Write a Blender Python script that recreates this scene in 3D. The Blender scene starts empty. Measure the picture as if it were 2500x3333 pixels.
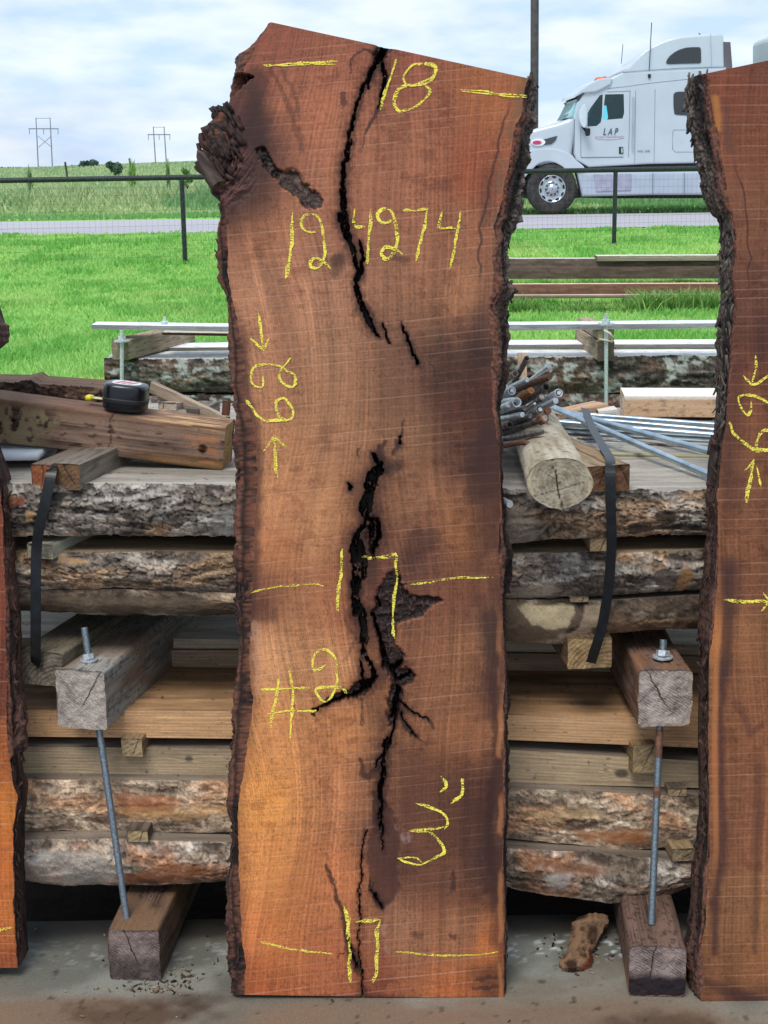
import bpy, bmesh, math, random
import numpy as np
from mathutils import Vector, Matrix
random.seed(7)
rng = np.random.default_rng(7)
S = bpy.context.scene
COL = S.collection

# ------------------------------------------------------------------ camera
FPX, CXP, CYP = 4814.0, 1250.0, 1666.5
PITCH, ROLL, CAMZ = math.radians(13.1), math.radians(0.7), 1.32
_f = np.array([0, math.cos(PITCH), -math.sin(PITCH)])
_r0 = np.array([1.0, 0, 0]); _u0 = np.array([0, math.sin(PITCH), math.cos(PITCH)])
_r = _r0 * math.cos(ROLL) - _u0 * math.sin(ROLL)
_u = _u0 * math.cos(ROLL) + _r0 * math.sin(ROLL)
CAM = np.array([0.0, 0.0, CAMZ])
cd = bpy.data.cameras.new('camera'); cam = bpy.data.objects.new('camera', cd); COL.objects.link(cam)
cd.sensor_fit = 'VERTICAL'; cd.sensor_height = 24.0; cd.lens = 24.0 * FPX / 3333.0
cd.clip_start = 0.05; cd.clip_end = 6000.0
m = Matrix(((_r[0], _u[0], -_f[0], 0), (_r[1], _u[1], -_f[1], 0), (_r[2], _u[2], -_f[2], CAMZ), (0, 0, 0, 1)))
cam.matrix_world = m
S.camera = cam

# ------------------------------------------------------------------ world, sun, exposure
SUN_EL, SUN_AZ = math.radians(58), math.radians(200)   # azimuth from +Y clockwise: behind the camera
w = bpy.data.worlds.new('World'); S.world = w; w.use_nodes = True
nt = w.node_tree; nt.nodes.clear()
def N(t, **k):
    n = nt.nodes.new(t)
    for a, b in k.items(): setattr(n, a, b)
    return n
out = N('ShaderNodeOutputWorld'); bg = N('ShaderNodeBackground'); bg2 = N('ShaderNodeBackground')
sky = N('ShaderNodeTexSky'); sky.sky_type = 'NISHITA'; sky.sun_disc = False
sky.sun_elevation = SUN_EL; sky.sun_rotation = SUN_AZ; sky.air_density = 1.6; sky.dust_density = 0.6; sky.ozone_density = 3.0
bg.inputs['Strength'].default_value = 0.085
nt.links.new(sky.outputs[0], bg.inputs[0])
tc = N('ShaderNodeTexCoord'); mp = N('ShaderNodeMapping'); mp.inputs['Scale'].default_value = (5.0, 5.0, 17.0)
mp.inputs['Location'].default_value = (0.3, 0.2, 2.1)
nz = N('ShaderNodeTexNoise'); nz.inputs['Scale'].default_value = 1.25; nz.inputs['Detail'].default_value = 7; nz.inputs['Roughness'].default_value = 0.56
nz.inputs['Distortion'].default_value = 0.25
rp = N('ShaderNodeValToRGB'); rp.color_ramp.elements[0].position = 0.36; rp.color_ramp.elements[1].position = 0.60
nz2 = N('ShaderNodeTexNoise'); nz2.inputs['Scale'].default_value = 2.6; nz2.inputs['Detail'].default_value = 5
rp2 = N('ShaderNodeValToRGB')
rp2.color_ramp.elements[0].color = (0.55, 0.72, 0.98, 1); rp2.color_ramp.elements[1].color = (0.82, 0.90, 1.0, 1)
rp2.color_ramp.elements[0].position = 0.35; rp2.color_ramp.elements[1].position = 0.62
for a, b in ((tc.outputs['Generated'], mp.inputs[0]), (mp.outputs[0], nz.inputs[0]), (nz.outputs[0], rp.inputs[0]),
             (mp.outputs[0], nz2.inputs[0]), (nz2.outputs[0], rp2.inputs[0]), (rp2.outputs[0], bg2.inputs[0])):
    nt.links.new(a, b)
bg2.inputs['Strength'].default_value = 1.0
mx = N('ShaderNodeMixShader')
mr = N('ShaderNodeMapRange'); mr.inputs[3].default_value = 0.80; mr.inputs[4].default_value = 1.0
nt.links.new(rp.outputs[0], mr.inputs[0]); nt.links.new(mr.outputs[0], mx.inputs[0])
nt.links.new(bg.outputs[0], mx.inputs[1]); nt.links.new(bg2.outputs[0], mx.inputs[2]); nt.links.new(mx.outputs[0], out.inputs[0])
sl = bpy.data.lights.new('sun', 'SUN'); sl.energy = 2.4; sl.angle = math.radians(26); sl.color = (1.0, 0.96, 0.9)
so = bpy.data.objects.new('sun', sl); COL.objects.link(so)
sd = Vector((math.sin(SUN_AZ) * math.cos(SUN_EL), math.cos(SUN_AZ) * math.cos(SUN_EL), math.sin(SUN_EL)))
so.rotation_euler = sd.to_track_quat('Z', 'Y').to_euler()
S.view_settings.view_transform = 'Standard'; S.view_settings.look = 'None'; S.view_settings.exposure = 0.2; S.view_settings.gamma = 1.0
S.view_settings.use_curve_mapping = False
S.cycles.max_bounces = 8; S.cycles.transparent_max_bounces = 16

# ------------------------------------------------------------------ helpers: photo point -> place on a known plane
def rays(px, py):
    px = np.asarray(px, float); py = np.asarray(py, float)
    x = (px - CXP) / FPX; y = -(py - CYP) / FPX
    return _f + x[..., None] * _r + y[..., None] * _u
def PY(px, py, Y):
    d = rays(px, py); t = np.asarray(Y, float) / d[..., 1]
    return CAM + d * t[..., None]
def PZ(px, py, Z):
    d = rays(px, py); t = (Z - CAMZ) / d[..., 2]
    return CAM + d * t[..., None]
def zy(py, Y):   # height of a photo row on plane Y (centre column)
    return float(PY(1250, py, Y)[2])

# ------------------------------------------------------------------ numpy noise
def _h(ix, iy, seed):
    a = (ix.astype(np.int64) * 374761393 + iy.astype(np.int64) * 668265263 + seed * 974711) & 0xffffffff
    a = ((a ^ (a >> 13)) * 1274126177) & 0xffffffff
    a = ((a ^ (a >> 16)) * 2246822519) & 0xffffffff
    return ((a ^ (a >> 15)) & 0xffffff) / float(0xffffff)
def vn(x, y, seed=0):
    x = np.asarray(x, float); y = np.asarray(y, float)
    ix = np.floor(x); iy = np.floor(y); fx = x - ix; fy = y - iy
    ux = fx * fx * fx * (fx * (fx * 6 - 15) + 10); uy = fy * fy * fy * (fy * (fy * 6 - 15) + 10)
    a = _h(ix, iy, seed); b = _h(ix + 1, iy, seed); c = _h(ix, iy + 1, seed); d = _h(ix + 1, iy + 1, seed)
    return (a * (1 - ux) + b * ux) * (1 - uy) + (c * (1 - ux) + d * ux) * uy
def fbm(x, y, o=4, seed=0, g=0.5):
    s = 0; a = 1; t = 0
    for i in range(o):
        s = s + a * vn(x * 2 ** i + 17.3 * i, y * 2 ** i + 9.1 * i, seed + i); t += a; a *= g
    return s / t
def ridge(x, y, o=4, seed=0):
    s = 0; a = 1; t = 0
    for i in range(o):
        s = s + a * (1 - np.abs(2 * vn(x * 2 ** i + 7.3 * i, y * 2 ** i + 3.1 * i, seed + i) - 1)); t += a; a *= 0.5
    return s / t
def vn3(p, seed=0):
    z = p[..., 2]; iz = np.floor(z); f = z - iz; u = f * f * (3 - 2 * f)
    a = vn(p[..., 0] + iz * 37.7, p[..., 1] + iz * 11.3, seed); b = vn(p[..., 0] + (iz + 1) * 37.7, p[..., 1] + (iz + 1) * 11.3, seed)
    return a * (1 - u) + b * u
def fbm3(p, o=3, seed=0):
    s = 0; a = 1; t = 0
    for i in range(o): s = s + a * vn3(p * 2 ** i, seed + i); t += a; a *= .5
    return s / t
def cell(x, y, seed=0):
    """worley: distance to nearest point, difference to second, id"""
    ix = np.floor(x); iy = np.floor(y); d1 = np.full(x.shape, 9.0); d2 = d1.copy(); idn = np.zeros(x.shape)
    for dx in (-1, 0, 1):
        for dy in (-1, 0, 1):
            jx = ix + dx; jy = iy + dy
            d = np.hypot(jx + _h(jx, jy, seed) - x, jy + _h(jx, jy, seed + 5) - y); h = _h(jx, jy, seed + 9)
            c = d < d1
            d2 = np.where(c, d1, np.minimum(d2, d)); idn = np.where(c, h, idn); d1 = np.where(c, d, d1)
    return d1, d2 - d1, idn
def ss(a, b, x):
    t = np.clip((x - a) / (b - a), 0, 1); return t * t * (3 - 2 * t)
def lin(c):
    c = np.asarray(c, float) / 255.0
    return np.where(c <= 0.04045, c / 12.92, ((c + 0.055) / 1.055) ** 2.4)
def mixc(a, b, t):
    return np.asarray(a) * (1 - t[..., None]) + np.asarray(b) * t[..., None]

# ------------------------------------------------------------------ materials
MATS = {}
def vcmat(name, rough=0.8, bump=0.3, fs=(200, 200, 200), amt=0.25, spec=0.3, metal=0.0, dist=0.002, rvar=0.1):
    """principled material: per-vertex wood/bark colour times fine procedural noise, with bump"""
    if name in MATS: return MATS[name]
    m = bpy.data.materials.new(name); m.use_nodes = True; t = m.node_tree; b = t.nodes['Principled BSDF']
    at = t.nodes.new('ShaderNodeVertexColor'); at.layer_name = 'Col'
    tc = t.nodes.new('ShaderNodeTexCoord'); mp = t.nodes.new('ShaderNodeMapping'); mp.inputs['Scale'].default_value = fs
    nz = t.nodes.new('ShaderNodeTexNoise'); nz.inputs['Scale'].default_value = 1.0; nz.inputs['Detail'].default_value = 4; nz.inputs['Roughness'].default_value = 0.65
    mr = t.nodes.new('ShaderNodeMapRange'); mr.inputs[1].default_value = 0.25; mr.inputs[2].default_value = 0.75
    mr.inputs[3].default_value = 1 - amt; mr.inputs[4].default_value = 1 + amt
    vm = t.nodes.new('ShaderNodeVectorMath'); vm.operation = 'SCALE'
    L = t.links.new
    L(tc.outputs['Object'], mp.inputs[0]); L(mp.outputs[0], nz.inputs[0]); L(nz.outputs[0], mr.inputs[0])
    L(at.outputs[0], vm.inputs[0]); L(mr.outputs[0], vm.inputs['Scale']); L(vm.outputs[0], b.inputs['Base Color'])
    bp = t.nodes.new('ShaderNodeBump'); bp.inputs['Strength'].default_value = bump; bp.inputs['Distance'].default_value = dist
    L(nz.outputs[0], bp.inputs['Height']); L(bp.outputs[0], b.inputs['Normal'])
    r2 = t.nodes.new('ShaderNodeMapRange'); r2.inputs[3].default_value = rough - rvar; r2.inputs[4].default_value = rough + rvar
    L(nz.outputs[0], r2.inputs[0]); L(r2.outputs[0], b.inputs['Roughness'])
    b.inputs['Specular IOR Level'].default_value = spec; b.inputs['Metallic'].default_value = metal
    MATS[name] = m; return m
def pmat(name, col, rough=0.5, metal=0.0, var=0.15, scale=30.0, bump=0.1, spec=0.5, col2=None, thr=(0.4, 0.6), coat=0.0, dist=0.002):
    """principled material with procedural colour variation (second colour in noise patches)"""
    if name in MATS: return MATS[name]
    m = bpy.data.materials.new(name); m.use_nodes = True; t = m.node_tree; b = t.nodes['Principled BSDF']; L = t.links.new
    tc = t.nodes.new('ShaderNodeTexCoord'); nz = t.nodes.new('ShaderNodeTexNoise'); nz.inputs['Scale'].default_value = scale; nz.inputs['Detail'].default_value = 6; nz.inputs['Roughness'].default_value = 0.6
    L(tc.outputs['Object'], nz.inputs[0])
    rp = t.nodes.new('ShaderNodeValToRGB'); c = np.asarray(col); c2 = np.asarray(col2) if col2 is not None else c * (1 + var)
    c1 = c if col2 is not None else c * (1 - var)
    rp.color_ramp.elements[0].color = (*c1, 1); rp.color_ramp.elements[1].color = (*c2, 1)
    rp.color_ramp.elements[0].position = thr[0]; rp.color_ramp.elements[1].position = thr[1]
    L(nz.outputs[0], rp.inputs[0]); L(rp.outputs[0], b.inputs['Base Color'])
    bp = t.nodes.new('ShaderNodeBump'); bp.inputs['Strength'].default_value = bump; bp.inputs['Distance'].default_value = dist
    L(nz.outputs[0], bp.inputs['Height']); L(bp.outputs[0], b.inputs['Normal'])
    b.inputs['Roughness'].default_value = rough; b.inputs['Metallic'].default_value = metal; b.inputs['Specular IOR Level'].default_value = spec
    b.inputs['Coat Weight'].default_value = coat
    MATS[name] = m; return m

# ------------------------------------------------------------------ objects
ORG = {}
def tag(o, label=None, cat=None, group=None, kind=None):
    for k, v in (('label', label), ('category', cat), ('group', group), ('kind', kind)):
        if v: o[k] = v
    if cat and not kind: o['kind'] = 'thing'
    return o
def thing(name, loc, label, cat, group=None):
    o = bpy.data.objects.new(name, None); COL.objects.link(o); o.location = loc; o.empty_display_size = 0.05
    ORG[o.name] = np.array(loc, float); return tag(o, label, cat, group)
def vmesh(name, V, F, mat, col=None, parent=None, smooth=True, mi=None):
    V = np.asarray(V, float).reshape(-1, 3)
    if parent is not None: org = ORG[parent.name]
    else: org = np.array([(V[:, 0].min() + V[:, 0].max()) / 2, (V[:, 1].min() + V[:, 1].max()) / 2, V[:, 2].min()])
    me = bpy.data.meshes.new(name); W = (V - org).astype(np.float32)
    if isinstance(F, np.ndarray):
        n, k = F.shape
        me.vertices.add(len(W)); me.vertices.foreach_set('co', W.ravel())
        me.loops.add(n * k); me.loops.foreach_set('vertex_index', F.astype(np.int32).ravel())
        me.polygons.add(n); me.polygons.foreach_set('loop_start', np.arange(0, n * k, k, dtype=np.int32))
        me.update(calc_edges=True)
    else:
        me.from_pydata(W.tolist(), [], [list(map(int, f)) for f in F]); me.update()
    if smooth: me.polygons.foreach_set('use_smooth', np.ones(len(me.polygons), bool))
    if col is not None:
        a = me.color_attributes.new('Col', 'FLOAT_COLOR', 'POINT')
        c = np.ones((len(W), 4), np.float32); c[:, :3] = np.clip(col.reshape(-1, 3), 0.0005, 0.95); a.data.foreach_set('color', c.ravel())
    for mm in (mat if isinstance(mat, (list, tuple)) else [mat]): me.materials.append(mm)
    if mi is not None: me.polygons.foreach_set('material_index', np.asarray(mi, np.int32))
    me.validate()
    o = bpy.data.objects.new(name, me); COL.objects.link(o)
    if parent is not None: o.parent = parent
    else: o.location = org
    ORG[o.name] = org
    return o
def gridF(n, m, off=0, flip=False, closed=False):
    i = np.arange(n - 1)[:, None]; j = np.arange(m if closed else m - 1)[None, :]; j2 = (j + 1) % m
    a = i * m + j; b = i * m + j2; c = (i + 1) * m + j2; d = (i + 1) * m + j
    F = np.stack([a, d, c, b] if flip else [a, b, c, d], -1).reshape(-1, 4) + off
    return F
def join(parts):
    """parts: list of (V, F(quads ndarray), C) -> merged"""
    Vs, Fs, Cs, o = [], [], [], 0
    for V, F, C in parts:
        V = np.asarray(V).reshape(-1, 3); Vs.append(V); Fs.append(np.asarray(F) + o); Cs.append(np.asarray(C).reshape(-1, 3) if C is not None else np.ones((len(V), 3)) * .5); o += len(V)
    return np.concatenate(Vs), np.concatenate(Fs), np.concatenate(Cs)

def rrect(w, h, r, n=10, k=4):
    """rounded rectangle profile, centre 0, ccw (x, z)"""
    pts = []
    for cx, cz, a0 in ((w / 2 - r, -h / 2 + r, -90), (w / 2 - r, h / 2 - r, 0), (-w / 2 + r, h / 2 - r, 90), (-w / 2 + r, -h / 2 + r, 180)):
        for q in range(k + 1):
            a = math.radians(a0 + 90 * q / k); pts.append((cx + r * math.cos(a), cz + r * math.sin(a)))
    P = np.array(pts); Q = []
    for i in range(len(P)):
        a, b = P[i], P[(i + 1) % len(P)]; L = np.hypot(*(b - a)); s = max(1, int(round(L / (max(w, h) / n))))
        for q in range(s): Q.append(a + (b - a) * q / s)
    return np.array(Q)
def circ(r, n=32):
    a = np.arange(n) / n * 2 * math.pi; return np.stack([r * np.cos(a), r * np.sin(a)], -1)

def prism_mesh(A, B, prof, ds=0.01, amp=0.0, fr=(8, 60), colside=None, colcap=None, seed=0, up=(0, 0, 1), capcut=0.0, ncap=8, taper=None, crack=None):
    A = np.array(A, float); B = np.array(B, float); L = np.linalg.norm(B - A); d = (B - A) / L
    up = np.array(up, float); s = np.cross(d, up); s /= np.linalg.norm(s); u = np.cross(s, d)
    n = max(2, int(L / ds) + 1); t = np.linspace(0, 1, n); m_ = len(prof)
    arc = np.concatenate([[0], np.cumsum(np.hypot(*(np.roll(prof, -1, 0) - prof).T))])[:-1]
    rad = np.hypot(prof[:, 0], prof[:, 1])
    def rings(tt, sc, dep=None):
        tt = np.asarray(tt)[:, None]; sc = np.asarray(sc)[:, None]
        X = prof[None, :, 0] * sc; Z = prof[None, :, 1] * sc
        if taper is not None: X = X * taper(tt); Z = Z * taper(tt)
        p3 = np.stack([X * fr[1], Z * fr[1], tt * L * fr[0] + 0 * X], -1)
        dn = (fbm3(p3, 3, seed) - 0.5) * 2 * amp + (fbm3(p3 * 0.25, 2, seed + 50) - 0.5) * 1.5 * amp
        k = 1 + dn / np.maximum(rad[None, :] , 1e-4)
        X = X * k; Z = Z * k
        P = A + d * (tt * L)[..., None] + s * X[..., None] + u * Z[..., None]
        if dep is not None: P = P + d * dep(X, Z)[..., None]
        return P, X, Z
    P, X, Z = rings(t, np.ones(n)); Ls = (t * L)[:, None] + 0 * X
    C = colside(Ls, arc[None, :] + 0 * X, X, Z) if colside else np.full(P.shape, .5)
    out = [(P, gridF(n, m_, closed=True, flip=True), C)]
    for end, sg in ((0, -1), (1, 1)):
        sc = np.linspace(1, 0.02, ncap)
        dep = (lambda X, Z: sg * (-capcut * 0.5 + (fbm(X * 90, Z * 90, 3, seed + 9) - .5) * capcut) * (np.hypot(X, Z) < 10))
        Pc, Xc, Zc = rings(np.full(ncap, float(end)), sc, dep if capcut else None)
        Cc = colcap(Xc, Zc, end) if colcap else (colside(np.full(Xc.shape, end * L), arc[None, :] + 0 * Xc, Xc, Zc) if colside else np.full(Pc.shape, .5))
        out.append((Pc, gridF(ncap, m_, closed=True, flip=(end == 0) ^ True), Cc))
    return out
def tube_path(pts, r, n=10, close=True, col=None):
    pts = np.asarray(pts, float); T = np.gradient(pts, axis=0); T /= np.linalg.norm(T, axis=1)[:, None]
    ref = np.array([0, 0, 1.0]) if abs(T[0][2]) < 0.9 else np.array([1.0, 0, 0])
    s = np.cross(T, ref); s /= np.linalg.norm(s, axis=1)[:, None]; u = np.cross(s, T)
    a = np.arange(n) / n * 2 * math.pi; r = np.broadcast_to(np.asarray(r, float), (len(pts),))
    P = pts[:, None] + r[:, None, None] * (np.cos(a)[None, :, None] * s[:, None] + np.sin(a)[None, :, None] * u[:, None])
    parts = [(P, gridF(len(pts), n, closed=True, flip=True), None)]
    if close:
        for e in (0, -1):
            k = np.linspace(1, 0.02, 3)[:, None, None]; Q = pts[e] + (P[e] - pts[e])[None] * k
            parts.append((Q, gridF(3, n, closed=True, flip=(e == 0) ^ True), None))
    return parts
def tube(name, pts, r, mat, parent=None, n=10):
    V, F, C = join(tube_path(pts, r, n)); return vmesh(name, V, F, mat, None, parent)
def extrude_poly(name, pts, y0, y1, mat, parent=None, bevel=0.0, segs=2, smooth=False):
    """polygon in X,Z extruded along Y, bevelled"""
    bm = bmesh.new(); a = [bm.verts.new((p[0], y0, p[1])) for p in pts]; b = [bm.verts.new((p[0], y1, p[1])) for p in pts]
    bm.faces.new(a); bm.faces.new(b[::-1]); n = len(pts)
    for i in range(n): bm.faces.new((a[i], b[i], b[(i + 1) % n], a[(i + 1) % n]))
    bmesh.ops.recalc_face_normals(bm, faces=bm.faces)
    if bevel:
        es = [e for e in bm.edges if (abs(e.verts[0].co.y - e.verts[1].co.y) < 1e-6)]
        bmesh.ops.bevel(bm, geom=es, offset=bevel, segments=segs, affect='EDGES', profile=0.6, clamp_overlap=True)
    V = np.array([v.co[:] for v in bm.verts]); bm.verts.index_update(); F = [[v.index for v in f.verts] for f in bm.faces]; bm.free()
    return vmesh(name, V, F, mat, None, parent, smooth=smooth)
def boxmesh(c, s):
    c = np.array(c, float); s = np.array(s, float) / 2
    V = np.array([[x, y, z] for x in (-1, 1) for y in (-1, 1) for z in (-1, 1)]) * s + c
    F = np.array([[0, 1, 3, 2], [4, 6, 7, 5], [0, 4, 5, 1], [2, 3, 7, 6], [0, 2, 6, 4], [1, 5, 7, 3]])
    return V, F, None
def smoothpath(P, step=3.0):
    P = np.asarray(P, float)
    if len(P) < 3:
        n = max(2, int(np.hypot(*(P[1] - P[0])) / step)); return P[0] + (P[1] - P[0]) * np.linspace(0, 1, n)[:, None]
    Q = np.vstack([2 * P[0] - P[1], P, 2 * P[-1] - P[-2]]); out = []
    for i in range(1, len(Q) - 2):
        n = max(2, int(np.hypot(*(Q[i + 1] - Q[i])) / step)); t = np.linspace(0, 1, n, endpoint=False)[:, None]
        a, b, c, d = Q[i - 1], Q[i], Q[i + 1], Q[i + 2]
        out.append(0.5 * (2 * b + (c - a) * t + (2 * a - 5 * b + 4 * c - d) * t ** 2 + (-a + 3 * b - 3 * c + d) * t ** 3))
    out.append(P[-1:]); return np.vstack(out)
# ================================================================== the three walnut slabs
def Zc(x0, y0, f, pts): return [(x0 + p[0] / f, y0 + p[1] / f) + tuple(p[2:]) for p in pts]
Z1 = lambda *p: Zc(600, 0, 1.3825, p)
Z2 = lambda *p: Zc(700, 1000, 1.659, p)
Z3 = lambda *p: Zc(700, 1900, 1.659, p)
Z4 = lambda *p: Zc(700, 2500, 1.659, p)
Z7 = lambda *p: Zc(600, 50, 3.318, p)
Z8 = lambda *p: Zc(1050, 1350, 3.0164, p)
ZR = lambda *p: Zc(2200, 1000, 1.8433, p)

def seg_mask(X, Y, pts, w0=None, soft=0.35, warp=None):
    """1 inside a stroke of varying full width (third value), falling off softly"""
    M = np.zeros(X.shape); pts = [tuple(p) if len(p) > 2 else tuple(p) + (w0,) for p in pts]
    for a, b in zip(pts[:-1], pts[1:]):
        R = max(a[2], b[2]) * 1.6 + 12
        lo_y, hi_y = min(a[1], b[1]) - R, max(a[1], b[1]) + R
        r0, r1 = np.searchsorted(Y[:, 0], lo_y - 220), np.searchsorted(Y[:, 0], hi_y + 220)
        if r1 <= r0: continue
        x = X[r0:r1]; y = Y[r0:r1]
        dx, dy = b[0] - a[0], b[1] - a[1]; L2 = dx * dx + dy * dy + 1e-9
        t = np.clip(((x - a[0]) * dx + (y - a[1]) * dy) / L2, 0, 1)
        d = np.hypot(x - a[0] - dx * t, y - a[1] - dy * t); hw = (a[2] + (b[2] - a[2]) * t) / 2
        M[r0:r1] = np.maximum(M[r0:r1], 1 - ss(1 - soft, 1 + soft, d / np.maximum(hw, 0.5)))
    return M
def poly_mask(X, Y, pts, soft=6.0):
    P = np.array([p[:2] for p in pts]); inside = np.zeros(X.shape, bool); dmin = np.full(X.shape, 1e9)
    for i in range(len(P)):
        a = P[i]; b = P[(i + 1) % len(P)]
        c = ((a[1] > Y) != (b[1] > Y)) & (X < (b[0] - a[0]) * (Y - a[1]) / (b[1] - a[1] + 1e-12) + a[0]); inside ^= c
        dx, dy = b - a; t = np.clip(((X - a[0]) * dx + (Y - a[1]) * dy) / (dx * dx + dy * dy + 1e-9), 0, 1)
        dmin = np.minimum(dmin, np.hypot(X - a[0] - dx * t, Y - a[1] - dy * t))
    sd_ = np.where(inside, dmin, -dmin); return ss(-soft, soft, sd_)

WK = 1.0   # wood albedo scale
def base_field(X, Y, ctrl, p=3.2):
    num = np.zeros(X.shape + (3,)); den = np.zeros(X.shape)
    for (cx, cy, c) in ctrl:
        wgt = 1.0 / (((X - cx) ** 2 + ((Y - cy) * 0.75) ** 2 + 45 ** 2) ** (p / 2)); num += wgt[..., None] * lin(c); den += wgt
    return num / den[..., None] * np.array([1.36, 1.39, 1.20])

def wood_common(X, Y, C, seed, grain=None, saw=(0.1, 31), sawtilt=-0.1, crot=None):
    """grain, figure, band-saw lines and flecks shared by all slabs"""
    fx = 70 * (fbm(X / 420, Y / 700, 3, seed) - .5)
    if grain is not None: fx = fx + grain
    u = X + fx
    jit = 5 * (fbm(X / 9, Y / 7, 2, seed + 50) - .5)
    g = 0.5 * fbm(u / 34, Y / 1100, 3, seed + 1) + 0.5 * fbm(u / 8.0, Y / 300, 3, seed + 2)
    ln1 = .5 + .5 * np.sin(u * .42 + 7 * fbm(u / 60, Y / 700, 2, seed + 41)); ln2 = .5 + .5 * np.sin(u * .95 + 6 * fbm(u / 30, Y / 500, 2, seed + 42))
    lv = ss(.3, .65, fbm(X / 130, Y / 200, 3, seed + 43))
    C = C * (1 + .80 * (g - .5) + .20 * (ln1 ** 2 - .35) * lv + .22 * (ln2 - .5) * (1 - .4 * lv))[..., None]
    hs = fbm(X / 70, (Y + X * .03) / 4.2, 2, seed + 44); C = C * (1 + .34 * (hs - .5))[..., None]                 # fine saw marks
    wv = ss(.5, .9, fbm(u / 5.5, (Y + jit) / 6.5, 2, seed + 45)); C = C * (1 - .30 * wv)[..., None]
    fl = ss(.60, .72, fbm(u / 3.6, Y / 9, 2, seed + 6)) * ss(.42, .62, fbm(X / 90, Y / 120, 3, seed + 7))
    C = C * (1 - 0.24 * fl)[..., None]
    bl = ss(.54, .66, fbm(X / 44, Y / 34, 5, seed + 8, .65)) * ss(.46, .62, fbm(X / 200, Y / 240, 2, seed + 46))
    C = mixc(C, C * np.array([.62, .53, .50]), bl * .6)
    lg = ss(.60, .8, fbm(u / 13, Y / 520, 3, seed + 18)); C = C * (1 + .22 * lg)[..., None]
    # saw lines
    yy = Y - sawtilt * (X - 1200) - 14 * (fbm(X / 600, Y / 900, 2, seed + 9) - .5)
    k = yy / saw[1] + 0.8 * (vn(yy / 130, yy * 0, seed + 10) - .5); fr_ = np.abs(k - np.round(k)) * saw[1]
    am = (.25 + .75 * ss(.30, .60, fbm(X / 130, Y / 30, 3, seed + 11))) * (0.25 + .75 * _h(np.round(k), np.round(k) * 0, seed + 12))
    ln = (1 - ss(0.8, 2.2, fr_)) * am
    C = C * (1 - .12 * ss(2.5, 3.5, fr_) * (1 - ss(3.5, 7, fr_)) * am)[..., None]
    C = mixc(C, C * .45 + lin((205, 158, 134)) * .62, ln * 0.46)
    hgt = -0.00025 * ln + 0.0005 * (g - .5)
    return C, hgt

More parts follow.
